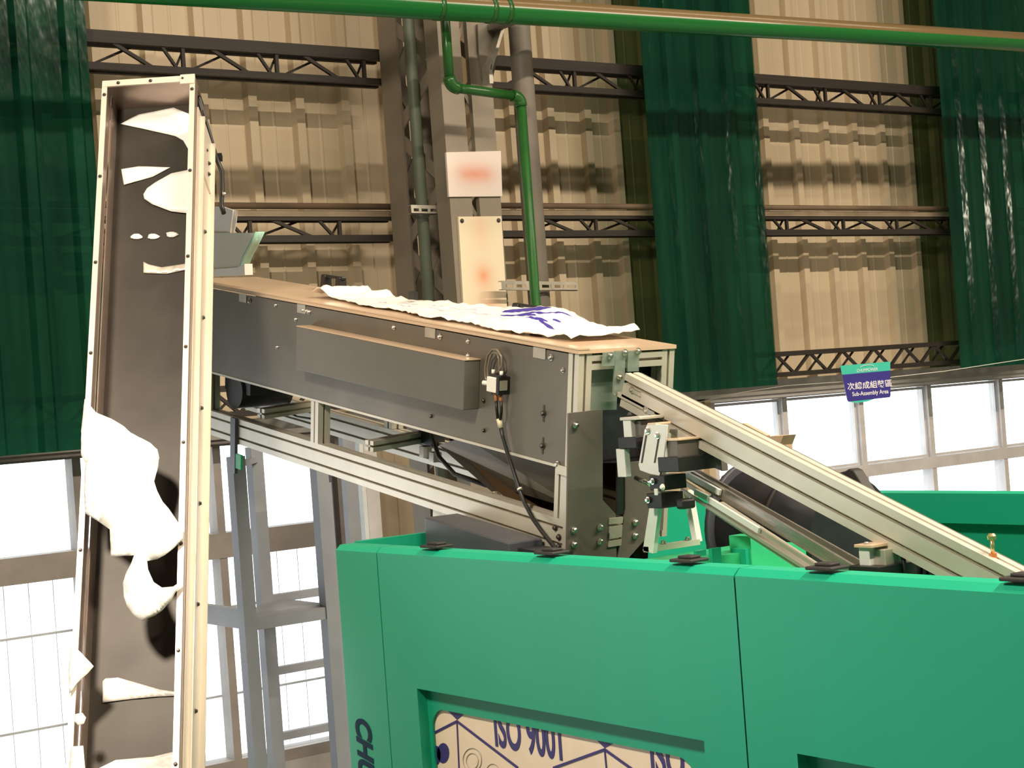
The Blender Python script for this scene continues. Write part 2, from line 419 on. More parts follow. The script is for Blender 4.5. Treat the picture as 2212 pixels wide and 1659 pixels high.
# ------------------------------------------------------------------ lattice girts along the wall
def girt(x0, x1, zt, zb, label, tubes=False, bay=.52, ytop=7.62, yb=7.70, dense=False, ph=0.):
    g = thing('lattice_girt', ((x0 + x1) / 2, ytop, zb), label, 'steel girder', 'dark lattice girders along the wall')
    c1, c2 = (.016, .034) if tubes else ((.03, .03) if dense else (.06, .034))
    for y in (ytop, yb):
        bar('top_chord', 'girt_steel', g, (x0, y, zt - c1 / 2), (x1, y, zt - c1 / 2), .03, c1)
        bar('bottom_chord', 'girt_steel', g, (x0, y, zb + c2 / 2), (x1, y, zb + c2 / 2), .03, c2)
    if tubes:
        MB().tube([(x0, ytop - .02, zt + .056), (x1, ytop - .02, zt + .056)], .017, 12).build('upper_tube', 'rusty_tube', g, smooth=True)
        MB().box((x0, ytop - .01, zt + .004), (x1, ytop + .05, zt + .036)).build('dusty_channel', 'dust_channel', g)
    x = x0 + ph; t = .014; a_, b_ = zt - c1 * .6, zb + c2 * .6
    while x + bay < x1:
        xe = x + bay; D_ = lambda p, q, y, k=1.: bar('diagonal', 'girt_steel', g, (p[0], y, p[1]), (q[0], y, q[1]), t * k, t * k)
        if dense:
            m_ = (x + xe) / 2
            D_((x, a_), (m_, b_), ytop, 1.2); D_((m_, b_), (xe, a_), ytop, 1.2); D_((x + .05, b_), (m_ + .05, a_), yb, .8)
        else:
            D_((x + .03, b_), (x + bay * .62, a_), yb, .9); D_((x + .12, a_), (x + bay * .70, b_), ytop, 1.2)
            D_((x + bay * .76, a_), (xe - .03, b_), ytop); D_((xe - .02, b_), (xe + .05, a_), yb, .7)
            bar('post', 'girt_steel', g, (xe, ytop, zb), (xe, ytop, zt), .018, .018)
            bar('cross_tie', 'girt_steel', g, (x, ytop, zb + .02), (x + .12, yb, zb + .02), .012, .012)
        x += bay
    return g
XC0 = aY(840, 300, 7.62).x; XC1 = aY(1056, 300, 7.62).x
zt1, zt0 = 4.475, 4.285
zm1, zm0 = 3.578, 3.452
girt(1.6, XC0, zt1, zt0, 'topmost dark lattice girder left of the lattice column')
girt(XC1, 11.8, zt1 + .015, zt0 + .02, 'topmost dark lattice girder right of the lattice column', ph=.12)
girt(1.6, XC0, zm1, zm0, 'middle lattice girder with rusty tube left of the lattice column', tubes=True, ph=.3)
girt(XC1, 11.8, zm1 + .01, zm0 + .02, 'middle lattice girder with rusty tube right of the lattice column', tubes=True, ph=.2)
girt(1.6, XC0, 2.74, 2.58, 'lowest lattice girder behind the left green sheet', dense=True, bay=.3)
girt(XC1, 11.8, 2.735, 2.575, 'lowest lattice girder just above the right windows', dense=True, bay=.3)

# ------------------------------------------------------------------ lattice column
YF, YK = 7.02, 7.58
xl = aY(962, 300, YF).x; xr = aY(1072, 300, YF).x
col = thing('lattice_column', ((xl + xr) / 2, (YF + YK) / 2, 0), 'tall laced steel column with lit front face behind the two pale signs', 'column')
ZT = 9.2
def chord(x, y, wx, wy, m): MB().box((x, y, 0), (x + wx, y + wy, ZT)).build('chord', m, col)
cw = .135
chord(xl, YF, cw, .03, 'column_paint'); chord(xr - cw, YF, cw, .03, 'column_paint')
MB().box((xl, YF + .03, 0), (xl + .012, YF + .12, ZT)).build('chord_flange', 'column_paint', col)
MB().box((xr - .012, YF + .03, 0), (xr, YF + .12, ZT)).build('chord_flange', 'column_paint', col)
chord(xl, YK - .03, cw, .03, 'column_paint'); chord(xr - cw, YK - .03, cw, .03, 'column_paint')
MB().box((xl, YK - .17, 0), (xl + .012, YK - .03, ZT)).build('chord_flange', 'column_paint', col)
MB().box((xr - .012, YK - .17, 0), (xr, YK - .03, ZT)).build('chord_flange', 'column_paint', col)
z = 1.0; k = 0; st = .3
while z < 6.2:
    y0, y1 = (YF + .05, YK - .08) if k % 2 else (YK - .08, YF + .05)
    for xx in (xl + .016, xr - .016):
        bar('side_lacing', 'column_paint', col, (xx, y0, z), (xx, y1, z + st), .065, .008, hint=(0, 1, 0))
    x0, x1 = (xl + .08, xr - .08) if k % 2 else (xr - .08, xl + .08)
    bar('front_lacing', 'column_paint', col, (x0, YF + .034, z), (x1, YF + .034, z + st), .022, .006, hint=(1, 0, 0))
    bar('rear_lacing', 'column_paint', col, (x0, YK - .034, z), (x1, YK - .034, z + st), .07, .006, hint=(1, 0, 0))
    z += st; k += 1

# conduit in front of the dark side face, downpipe and branch pipe
def vpipe(name, px0, px1, Yp, r, m, label, cat, ztop, zbot):
    a = aY(*px0, Yp); x = a.x
    o = MB().tube([(x, Yp, zbot), (x, Yp, ztop)], r, 16).build(name, m, smooth=True)
    return tag(o, label, cat)
vpipe('conduit', (908, 400), None, 7.24, .031, 'greygreen_pipe', 'grey-green vertical conduit before the dark side of the lattice column', 'pipe', 9, .3)
vpipe('downpipe', (1139, 300), None, 7.0, .058, 'grey_pipe', 'thick grey-brown downpipe right of the two pale signs', 'pipe', 9, .3)
YP = 6.72
pa = aY(961, 35, YP); pb = aY(972, 189, YP); pc = aY(1124, 208, YP); pdn = Vector((pc.x, YP, .4))
bp = thing('branch_pipe', (pc.x, YP, .4), 'thin green branch pipe stepping right then down beside the grey downpipe', 'pipe')
R1 = .024
MB().tube([pa + Vector((0, 0, .08)), pb + Vector((0, 0, .03))], R1, 14).build('drop', 'green_pipe', bp, smooth=True)
MB().tube([pb + Vector((.03, 0, 0)), pc - Vector((.03, 0, 0))], R1, 14).build('run', 'green_pipe', bp, smooth=True)
MB().tube([pc - Vector((0, 0, .03)), pdn], R1 * 1.05, 14).build('riser', 'green_pipe', bp, smooth=True)
def elbow(c, d0, d1):
    pts = [Vector(c) + Vector(d0) * .05 * (1 - t) ** 2 + Vector(d1) * .05 * t ** 2 for t in [i / 6 for i in range(7)]]
    MB().tube(pts, R1 * 1.28, 14).build('elbow', 'green_pipe', bp, smooth=True)
elbow(pb, (0, 0, 1), (1, 0, -.03)); elbow(pc, (-1, 0, .03), (0, 0, -1))

# main pipe along the hall
YM = 6.55
m0 = aY(900, 12, YM); m1 = aY(2212, 92, YM)
def mp_(x): t = (x - m0.x) / (m1.x - m0.x); return Vector((x, YM, m0.z + (m1.z - m0.z) * t))
mpz = (m0.z + m1.z) / 2
mpipe = thing('main_pipe', (6, YM, mpz), 'thick green overhead pipe with brown top crossing the whole upper edge', 'pipe')
MB().tube([mp_(1.5), mp_(13.5)], .062, 24).build('pipe_body', 'brown_top_green_pipe', mpipe, smooth=True)
for px in (945, 1057, 1090):
    x = aY(px, 25, YM).x
    MB().tube([mp_(x - .012), mp_(x + .012)], .066, 24).build('collar', 'green_pipe', mpipe, smooth=True)
# gusset bracket carrying the pipe
gx0, gx1 = aY(1034, 150, 6.9), aY(1082, 60, 6.9)
pts = [aY(1032, 52, 7.0), aY(1090, 40, 7.0), aY(1078, 110, 7.0), aY(1064, 172, 7.0), aY(1044, 172, 7.0), aY(1034, 110, 7.0)]
gus = thing('pipe_bracket', pts[4], 'dark steel gusset bracket on the column under the green overhead pipe', 'bracket')
MB().prism(pts, (0, .02, 0)).build('gusset_plate', 'gusset', gus)
MB().prism([aY(1088, 45, 6.94), aY(1094, 47, 6.94), aY(1064, 150, 6.94), aY(1058, 150, 6.94)], (0, .06, 0)).build('stiffener', 'zinc', gus)
MB().prism([aY(1056, 150, 6.94), aY(1062, 130, 6.94), aY(1066, 180, 6.94), aY(1058, 180, 6.94)], (0, .06, 0)).build('stiffener', 'zinc', gus)

ga = aY(1062, 55, 7.0)
MB().box((ga.x - .03, YM + .055, ga.z - .03), (ga.x + .03, 7.0, ga.z)).build('support_arm', 'gusset', gus)
# slotted channels
def slotted(p0, p1, label, n=5):
    p0, p1 = Vector(p0), Vector(p1); d = (p1 - p0); t = thing('slotted_channel', p0, label, 'bracket')
    u = d.normalized(); hh = .042; w = Vector((0, 0, hh)); dep = Vector((0, .03, 0)); L_ = d.length; seg = L_ / n
    mb = MB(); mb.frame_box(p0, d, Vector((0, .004, 0)), w * .32); mb.frame_box(p0 + w * .68, d, Vector((0, .004, 0)), w * .32)
    for i in range(n + 1):
        q = p0 + u * max(0, i * seg - seg * .14); e = min(seg * .28, L_ - (q - p0).length)
        if e > .001: mb.frame_box(q + w * .32, u * e, Vector((0, .004, 0)), w * .36)
    mb.build('slotted_face', 'zinc', t)
    MB().frame_box(p0, d, dep, Vector((0, 0, .004))).build('lower_lip', 'zinc', t); MB().frame_box(p0 + w, d, dep, Vector((0, 0, .004))).build('upper_lip', 'zinc', t)
slotted(aY(889, 462, 7.15), aY(985, 464, 7.15), 'short slotted zinc channel level with the middle girder on the column', 5)
slotted(aY(1085, 626, 6.9), aY(1248, 628, 6.9), 'longer slotted zinc channel behind the downpipe above the printed film', 6)

# two pale signs on the column
def board(name, corners, m, label, cat, thick=.014, Yb=7.006):
    P = [aY(*c, Yb) for c in corners]
    c0 = sum(P, Vector()) / 4
    b_ = MB().prism(P, (0, thick, 0)); return b_.build(name, m, origin=c0), P
o, P = board('warning_sign', ((964, 329), (1082, 326), (1085, 424), (970, 425)), 'warning_print', '', '')
tag(o, 'small square white sign with blurred pink print high on the column', 'sign')
o, P = board('notice_board', ((990, 468), (1083, 467), (1097, 690), (1003, 690)), 'notice_print', '', '', Yb=7.006)
tag(o, 'tall cream board with blurred orange print and two corner screws on the column', 'sign')
for px in ((998, 477), (1077, 476)):
    s_ = inst('screw', 'bolt', 'bolt_dark', o, aY(*px, 7.004), axes_z((0, -1, 0)), (.016, .016, .01))

# hanging area sign on a wire
DS = 9.6
sTL, sTR, sBR, sBL = aD(1815, 790, DS), aD(1923, 781, DS), aD(1924, 858, DS), aD(1831, 868, DS)
sn = (sBL - sTL).cross(sTR - sTL).normalized()
if sn.dot(FW) > 0: sn = -sn
sR = (sTR - sTL).normalized(); sU = sn.cross(sR).normalized()
if sU.z < 0: sU = -sU
hs = thing('hanging_sign', (sBL + sBR) / 2, 'blue and teal hanging sign with white lettering before the right windows', 'sign')
def lerp2(u, v): return (sTL * (1 - u) + sTR * u) * (1 - v) + (sBL * (1 - u) + sBR * u) * v
MB().prism([lerp2(0, 0), lerp2(1, 0), lerp2(1, .25), lerp2(0, .25)], -sn * .008).build('teal_header', 'sign_teal', hs)
MB().prism([lerp2(0, .25), lerp2(1, .25), lerp2(1.0, .95), lerp2(.98, 1.0), lerp2(.02, 1), lerp2(0, .95)], -sn * .008).build('blue_field', 'sign_blue', hs)
MB().prism([lerp2(.04, 1), lerp2(.62, 1), lerp2(.45, 1.05), lerp2(.2, 1.06)], -sn * .008).build('teal_tail', 'sign_teal', hs)
sw_ = (sTR - sTL).length; sh_ = (sBL - sTL).length
text_mesh('lettering', '次總成組裝區', sw_ * .155, 'sign_white', hs, lerp2(.05, .665) + sn * .001, sR, sU, sn, sx=.97, bold=.0005)
text_mesh('lettering', 'Sub-Assembly Area', sw_ * .118, 'sign_white', hs, lerp2(.13, .86) + sn * .001, sR, sU, sn, sx=.78, bold=.0004)
text_mesh('lettering', 'CHUMPOWER', sw_ * .085, 'sign_white', hs, lerp2(.30, .215) + sn * .001, sR, sU, sn, sx=.78, shear=.2)
arc = [lerp2(.5 + .14 * math.cos(a) + .03, .10 - .055 * math.sin(a)) + sn * .002 for a in [i * math.pi / 8 for i in range(9)]]
MB().tube(arc, .0016, 6).build('emblem_arc', 'sign_white', hs)
# the wire sags from the wall past the sign
wr = [aD(1500, 871, DS + .3), aD(1600, 848, DS + .2), aD(1700, 833, DS + .1), aD(1817, 825, DS + .02), aD(1924, 815, DS + .02), aD(2040, 802, DS + .1), aD(2212, 776, DS + .3), aD(2350, 750, DS + .4)]
tag(MB().tube(wr, .0028, 6).build('sign_wire', 'thin_wire', smooth=True), 'thin sagging wire carrying the blue and teal sign', 'wire')

# ------------------------------------------------------------------ steel elevator trough (left)
e0, e1, e2, e3 = aD(222, 178, 5.25), aD(424, 157, 5.25), aD(146, 1659, 4.3), aD(386, 1659, 4.3)
er = ((e1 - e0).normalized() + (e3 - e2).normalized()).normalized(); edn = ((e2 - e0).normalized() + (e3 - e1).normalized()).normalized()
er = (er - edn * er.dot(edn)).normalized(); en = er.cross(edn)
if en.dot(FW) < 0: en = -en          # en points away from the camera, into the trough
EW = ((e1 - e0).length + (e3 - e2).length) / 2; EL = (e2 - e0).length * 1.88
def E_(r, d, k): return e0 + er * r + edn * d + en * k
EO = E_(EW / 2, EL, 0)
el = thing('elevator_trough', EO, 'tall open stainless elevator trough leaning at the left with screwed rims', 'conveyor')
ED = .14; fl = .016; T = .004
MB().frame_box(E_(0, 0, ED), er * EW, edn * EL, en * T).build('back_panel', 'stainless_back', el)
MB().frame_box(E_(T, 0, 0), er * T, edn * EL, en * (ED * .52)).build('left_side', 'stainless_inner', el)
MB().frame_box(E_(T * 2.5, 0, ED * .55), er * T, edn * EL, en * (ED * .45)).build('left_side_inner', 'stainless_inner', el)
MB().frame_box(E_(-.001, 0, -.003), er * fl, edn * EL, en * .005).build('left_rim', 'stainless', el)
MB().frame_box(E_(EW - fl, 0, -.003), er * fl, edn * EL, en * .005).build('right_rim', 'stainless', el)
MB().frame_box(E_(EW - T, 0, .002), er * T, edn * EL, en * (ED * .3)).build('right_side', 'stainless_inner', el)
MB().frame_box(E_(EW + .001, .09, ED * .26), er * .004, edn * (EL - .09), en * (ED * .75 + .17)).build('outer_side_plate', 'stainless', el)
MB().frame_box(E_(EW + .003, .09, ED * .26 + .05), er * .012, edn * (EL - .09), en * .012).build('side_fold', 'stainless', el)
MB().frame_box(E_(EW + .003, .09, ED * .26 + .20), er * .018, edn * (EL - .09), en * .006).build('rear_fold', 'stainless', el)
MB().frame_box(E_(EW + .004, .09, ED * .26 + .07), er * .006, edn * .19, en * .13).build('fixing_plate', 'stainless', el)
MB().frame_box(E_(0, -.002, -.005), er * EW, edn * .022, en * .006).build('top_rim', 'stainless', el)
MB().frame_box(E_(EW - .045, -.004, -.008), er * .045, edn * .034, en * .004).build('corner_plate', 'stainless', el)
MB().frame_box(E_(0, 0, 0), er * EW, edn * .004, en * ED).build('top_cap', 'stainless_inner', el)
for i in range(13):
    d = .05 + i * .30
    for r in (fl / 2, EW - fl / 2): bolt(el, E_(r, d, -.004), -en, .008, 'bolt_dark', 'screw')
    if i < 11: bolt(el, E_(EW + .008, d + .12, ED * .26 + .12), er, .010, 'bolt_dark', 'screw')
for r in (.05, .15, .25): bolt(el, E_(r, .01, -.006), -en, .008, 'bolt_dark', 'screw')
for k in (.20, .24): bolt(el, E_(EW + .011, k, ED * .26 + .15), er, .010, 'bolt_dark', 'screw')

def film(poly, k, label, amp=.006, seed=0, m='film_reflection_white', smooth=True, group='white film scraps and reflections in the steel trough', bend=0.):  # cuts white sheets: loose film, and reflections on the back steel
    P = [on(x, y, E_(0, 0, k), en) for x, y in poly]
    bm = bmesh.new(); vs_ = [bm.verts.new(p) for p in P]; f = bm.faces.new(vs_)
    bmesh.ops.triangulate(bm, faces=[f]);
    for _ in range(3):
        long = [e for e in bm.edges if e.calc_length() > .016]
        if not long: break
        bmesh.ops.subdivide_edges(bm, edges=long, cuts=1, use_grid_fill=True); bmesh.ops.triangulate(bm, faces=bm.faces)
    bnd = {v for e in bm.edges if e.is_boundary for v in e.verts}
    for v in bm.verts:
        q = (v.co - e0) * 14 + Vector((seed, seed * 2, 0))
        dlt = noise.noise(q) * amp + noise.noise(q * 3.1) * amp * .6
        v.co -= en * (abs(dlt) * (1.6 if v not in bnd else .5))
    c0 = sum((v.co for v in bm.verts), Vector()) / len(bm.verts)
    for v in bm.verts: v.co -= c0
    me = bpy.data.meshes.new('film_and_reflection'); bm.to_mesh(me); bm.free()
    o = mesh_obj('film_and_reflection', me, m); o.location = c0
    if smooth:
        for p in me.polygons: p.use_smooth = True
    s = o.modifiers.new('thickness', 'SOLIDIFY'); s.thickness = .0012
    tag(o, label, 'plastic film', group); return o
KB = ED - .003  # sheets at this depth draw reflections seen on the back panel
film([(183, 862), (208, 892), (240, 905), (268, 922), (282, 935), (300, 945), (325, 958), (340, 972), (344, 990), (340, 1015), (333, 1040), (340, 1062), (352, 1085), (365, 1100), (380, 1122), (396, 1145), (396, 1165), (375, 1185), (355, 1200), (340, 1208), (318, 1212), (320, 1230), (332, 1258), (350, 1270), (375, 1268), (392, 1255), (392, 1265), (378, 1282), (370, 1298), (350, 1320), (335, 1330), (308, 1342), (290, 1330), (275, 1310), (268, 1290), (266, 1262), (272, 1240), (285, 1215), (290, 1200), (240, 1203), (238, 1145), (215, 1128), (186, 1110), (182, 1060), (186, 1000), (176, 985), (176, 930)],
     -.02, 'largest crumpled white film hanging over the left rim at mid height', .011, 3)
film([(260, 268), (300, 248), (375, 233), (412, 248), (414, 340), (408, 325), (396, 304), (380, 295), (365, 291), (320, 281)], KB, 'topmost white reflection shape with pointed left tip in the trough', .003, 9)
film([(262, 366), (300, 360), (368, 362), (330, 382), (268, 400)], KB, 'narrow white reflection wedge second from the top of the trough', .003, 11)
film([(310, 420), (318, 407), (335, 395), (370, 375), (414, 366), (414, 462), (370, 457), (330, 442), (312, 430)], KB - .004, 'lens-shaped white reflection shape against the right rim, third from top', .003, 15)
film([(222, 1472), (228, 1466), (255, 1464), (300, 1477), (345, 1490), (388, 1496), (386, 1503), (340, 1505), (285, 1510), (222, 1518)], KB, 'long tapering white reflection strip below the largest crumpled film', .003, 17)
film([(250, 1642), (330, 1635), (385, 1622), (385, 1690), (212, 1690), (215, 1659)], KB, 'white reflection shape at the bottom edge of the photo inside the trough', .003, 19)
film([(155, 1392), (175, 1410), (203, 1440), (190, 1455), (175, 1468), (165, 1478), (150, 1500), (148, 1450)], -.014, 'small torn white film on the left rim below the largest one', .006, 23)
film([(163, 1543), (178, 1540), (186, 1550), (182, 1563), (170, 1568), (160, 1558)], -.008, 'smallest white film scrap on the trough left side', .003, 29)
film([(153, 1613), (180, 1611), (184, 1660), (180, 1700), (146, 1700)], -.018, 'white strip low on the trough left side', .002, 31)
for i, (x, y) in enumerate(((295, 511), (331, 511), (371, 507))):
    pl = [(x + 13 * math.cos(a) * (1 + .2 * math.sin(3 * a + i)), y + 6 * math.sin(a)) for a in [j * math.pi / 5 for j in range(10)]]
    film(pl, KB, ('left', 'middle', 'right')[i] + ' of three small pale reflection dots in a row on the back panel', .002, 41 + i)
# bent bright strip inside the trough (reflection on the steel, built as a pale sheet)
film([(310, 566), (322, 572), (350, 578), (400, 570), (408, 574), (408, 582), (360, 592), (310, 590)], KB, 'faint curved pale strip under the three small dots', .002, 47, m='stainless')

# white chutes behind the trough, above the conveyor
def ext_px(poly, Xc, depth): return MB().prism([aX(x, y, Xc) for x, y in poly], (depth, 0, 0))
ch = thing('white_guard', aX(485, 500, 2.72), 'small curved white guard behind the trough above the pale chute', 'guard')
def curved(parent, name, m, pts_px, Xc, sag, wid):
    """sheet curved in X: profile in the image plane X=Xc extruded in X along an arc"""
    mb = MB(); P = [aX(x, y, Xc) for x, y in pts_px]; n = 8; k = len(P)
    for i in range(n + 1):
        t = i / n; off = Vector((wid * t, -sag * math.sin(math.pi * t), 0))
        mb.v += [p + off for p in P]
    for i in range(n):
        for j in range(k - 1):
            mb.f.append((i * k + j, i * k + j + 1, (i + 1) * k + j + 1, (i + 1) * k + j))
    o = mb.build(name, m, parent, smooth=True); s = o.modifiers.new('thickness', 'SOLIDIFY'); s.thickness = .006; return o
curved(ch, 'guard_shell', 'white_plastic', [(504, 455), (502, 480), (497, 505), (494, 520)], 2.655, .02, .012)
MB().prism([aX(430, 446, 2.65), aX(480, 446, 2.65), aX(503, 454, 2.65), aX(495, 520, 2.65), aX(430, 520, 2.65)], (.006, 0, 0)).build('guard_side', 'white_plastic', ch)
ac = thing('pale_chute', aX(500, 590, 2.66), 'pale acrylic chute with greenish edge behind the trough on the conveyor end', 'chute')
MB().prism([aX(400, 503, 2.64), aX(549, 503, 2.64), aX(536, 530, 2.64), aX(522, 556, 2.64), aX(514, 583, 2.64), aX(400, 583, 2.64)], (.006, 0, 0)).build('chute_side', 'acrylic_green', ac)
curved(ac, 'chute_edge', 'acrylic_edge', [(554, 503), (541, 530), (527, 556), (519, 583)], 2.642, -.005, .03)
MB().prism([aX(400, 586, 2.63), aX(512, 578, 2.63), aX(528, 570, 2.63), aX(529, 594, 2.63), aX(400, 600, 2.63)], (.03, 0, 0)).build('chute_base', 'white_plastic', ac)
bl = thing('black_hose', E_(EW + .01, .3, .3), 'black hose and bracket hugging the upper right side of the trough', 'hose')
MB().tube([E_(EW - .01, -.0, .1), E_(EW + .012, .1, .30), E_(EW + .03, .15, .31), E_(EW + .032, .22, .31), E_(EW + .03, .28, .31), E_(EW + .038, .31, .31)], .008, 8).build('hose', 'cable_black', bl, smooth=True)
MB().frame_box(E_(EW - .03, .085, .30), er * .06, edn * .02, en * .02).build('hose_bracket', 'black_plastic', bl)
bolt(bl, E_(EW + .035, .24, .305), er, .014)

# ------------------------------------------------------------------ inclined feed conveyor
TA = math.radians(10)
EA = Vector((0, math.cos(TA), math.sin(TA))); EC = Vector((0, -math.sin(TA), math.cos(TA))); EB = Vector((1, 0, 0))
O = aX(1228.7, 760.5, 2.62)
def L(a, b, c): return O + EA * a + EB * b + EC * c
def ca(x, y, b):     # pixel on plane b -> (a, c)
    d = aX(x, y, 2.62 + b) - O; return d.dot(EA), d.dot(EC)
def side_pt(x, y, b): a, c = ca(x, y, b); return L(a, b, c)
def bx(a0, a1, b0, b1, c0, c1): return MB().frame_box(L(a0, b0, c0), EA * (a1 - a0), EB * (b1 - b0), EC * (c1 - c0))
BW = .318; AL = 2.28
cv = thing('feed_conveyor', L(0, BW / 2, -.55), 'long grey box conveyor sloping down from the trough towards the green machine', 'conveyor')
# side panels with notches under the lid
pts = [L(0, 0, -.293), L(0, 0, -.004)]
for a in (.12, .63, 1.37, 1.77):
    pts += [L(a - .028, 0, -.004), L(a - .028, 0, -.007), L(a + .028, 0, -.007), L(a + .028, 0, -.004)]
pts += [L(AL, 0, -.004), L(AL, 0, -.300)]
sp = MB().prism(pts, EB * .004).build('side_panel', 'steel_grey', cv)
bx(0, AL, BW - .004, BW, -.293, -.004).build('side_panel', 'steel_grey', cv)
for i, a in enumerate((.12, .63, 1.37, 1.77)):
    bx(a - .026, a + .026, -.0025, -.0005, -.030, -.002).build('hinge_tab', 'zinc', cv)
    bolt(cv, L(a - .05, -.001, -.022), -EB, .012)
# bottom lip bright edge
bx(.0, AL, -.002, .012, -.300, -.293).build('panel_lip', 'alu', cv)
bx(.02, AL, .012, BW - .01, -.296, -.29).build('floor_plate', 'steel_plate', cv)
# lid
lid = bx(-.046, AL, -.006, BW + .002, .0, .010).build('lid', 'lid_plate', cv)
bx(-.047, AL, -.008, .03, .010, .0135).build('lid_strip', 'lid_plate', cv)
for px in ((694, 738), (1106, 1164)):
    x0, x1 = [(on(p_, 605 if p_ < 900 else 676, L(0, .275, 0), EB) - O).dot(EA) for p_ in px]
    h = MB(); a0, a1 = x1, x0
    hb = .275
    o = bx(a0, a1, hb, hb + .016, .052, .062).build('handle_grip', 'black_plastic', lid, bevel=.003)
    for a in (a0, a1 - .038):
        MB().prism([L(a, hb - .006, .0105), L(a + .038, hb - .006, .0105), L(a + .032, hb - .006, .06), L(a + .006, hb - .006, .06)], EB * .028).build('handle_foot', 'black_plastic', lid, bevel=.003)
# end frame of extrusions
PS = .042
profile('end_post', cv, L(-PS / 2, PS / 2, -.53), L(-PS / 2, PS / 2, -.002), EA, PS, PS)
profile('end_post', cv, L(-PS / 2, BW - PS / 2, -.50), L(-PS / 2, BW - PS / 2, -.002), EA, PS, PS)
profile('cross_rail', cv, L(-PS / 2, PS, -.024), L(-PS / 2, BW - PS, -.024), EC, PS, .038)
profile('cross_rail', cv, L(-PS / 2, PS, -.47), L(-PS / 2, BW - PS, -.47), EC, PS, .04)
# lower rails and uprights
RH = .086
profile('lower_rail', cv, L(-.0, .022, -.475), L(AL, .022, -.475), EC, .044, RH, 1, 2)
profile('lower_rail', cv, L(-.0, BW - .022, -.445), L(AL, BW - .022, -.445), EC, .044, RH * .9, 1, 2)
for a in (1.28, 2.05):
    profile('upright', cv, L(a, .022, -.432), L(a, .022, -.301), EA, .044, .046)
    profile('upright', cv, L(a, BW - .022, -.405), L(a, BW - .022, -.296), EA, .044, .046)
profile('upright', cv, L(.02, .022, -.432), L(.02, .022, -.304), EA, .044, .04)
for a in (1.02, 1.72):
    profile('cross_bar', cv, L(a, .044, -.405), L(a + .05, BW - .05, -.40), EC, .036, .034)
MB().frame_box(L(.985, .25, -.42), EA * .08, EB * .05, EC * .07).build('sensor_block', 'black_plastic', cv, bevel=.004)
bx(.955, .98, .20, .23, -.445, -.41).build('clamp', 'bolt_steel', cv)
bx(.9, .925, .20, .23, -.45, -.42).build('clamp', 'bolt_steel', cv)
MB().tube([L(1.0, .26, -.36), L(.94, .22, -.38), L(.84, .18, -.42), L(.74, .17, -.455), L(.62, .2, -.47), L(.5, .25, -.48)], .007, 8).build('cable', 'cable_black', cv, smooth=True)
MB().tube([L(1.9, .2, -.42), L(1.75, .2, -.43), L(1.6, .2, -.42), L(1.55, .2, -.40)], .004, 6).build('cable', 'cable_black', cv, smooth=True)
# underside drive drum
MB().tube([L(1.93, .05, -.355), L(1.93, .25, -.355)], .062, 24).build('drive_drum', 'black_plastic', cv, smooth=True)
bx(1.83, 2.02, .06, .24, -.36, -.30).build('drum_guard', 'black_plastic', cv)
# bracket hanging under the front rail
bx(1.80, 1.835, -.012, -.001, -.62, -.43).build('strap_bracket', 'duct_grey', cv)
bx(1.76, 1.80, -.010, -.002, -.60, -.55).build('indicator_light', 'green_led', cv)
# angle under front rail
p0 = L(.42, .03, -.54); bx(.05, .62, .015, .06, -.545, -.519).build('under_angle', 'zinc', cv)
for a in (.3, .58): bolt(cv, L(a, .035, -.546), -EC, .014)
# hopper beneath the box
HB = 0.03
hp = [side_pt(948, 962, HB), side_pt(1062, 1062, HB), side_pt(1205, 1112, HB), side_pt(1217, 1008, HB)]
hopper = MB().prism([hp[0], hp[1], hp[1] + EB * .002, hp[0] + EB * .002], EB * .27).build('hopper_front', 'steel_plate', cv)
a0, c0 = ca(948, 962, HB); a1, c1 = ca(1062, 1062, HB)
MB().prism([L(a0, .03, c0), L(a0 - .12, .03, -.296), L(.03, .03, -.296), L(.03, .10, -.43), L(a1 + .02, .10, -.43)], EB * .003).build('hopper_side', 'steel_plate', cv)
MB().add([L(a0, .05, c0 + .03), L(a1, .05, c1), L(.02, .12, -.60), L(.02, .30, -.60), L(a1, .30, c1), L(a0, .30, c0 + .03)], [(0, 1, 4, 5), (1, 2, 3, 4)]).build('hopper_floor', 'brown_chute', cv)
MB().add([L(.6, .31, -.296), L(.02, .31, -.296), L(.02, .31, -.62), L(a1, .31, c1)], [(0, 1, 2, 3)]).build('hopper_back', 'brown_chute', cv)
# cover box on the side panel
cvb = MB()
q = [(.385, -.060), (1.30, -.060), (1.30, -.200), (.385, -.200)]
cover = bx(.385, 1.31, -.052, 0, -.199, -.064).build('side_cover', 'cover_grey', cv, bevel=.002)
bx(.383, 1.31, -.053, 0, -.064, -.0615).build('cover_top_flange', 'lid_plate', cover)
# bolts
for (x, y) in ((656, 660), (664, 662), (852, 702), (1012, 735), (1192, 770), (1012, 768), (1217, 800), (1046, 865), (1046, 930), (932, 899), (660, 745), (597, 642), (600, 750), (640, 690)):
    a, c = ca(x, y, 0); bolt(cv, L(a, -.001, min(c, -.02)), -EB, .010 if y < 800 else .009, 'bolt_steel' if y < 830 else 'bolt_dark')
for (x, y) in ((1175, 893), (1173, 963)):
    a, c = ca(x, y, 0); bolt(cv, L(a, -.001, c), -EB, .013, 'bolt_dark')
    bx(a - .003, a + .003, -.0015, 0, c - .022, c + .022).build('slot_hole', 'alu_slot', cv)
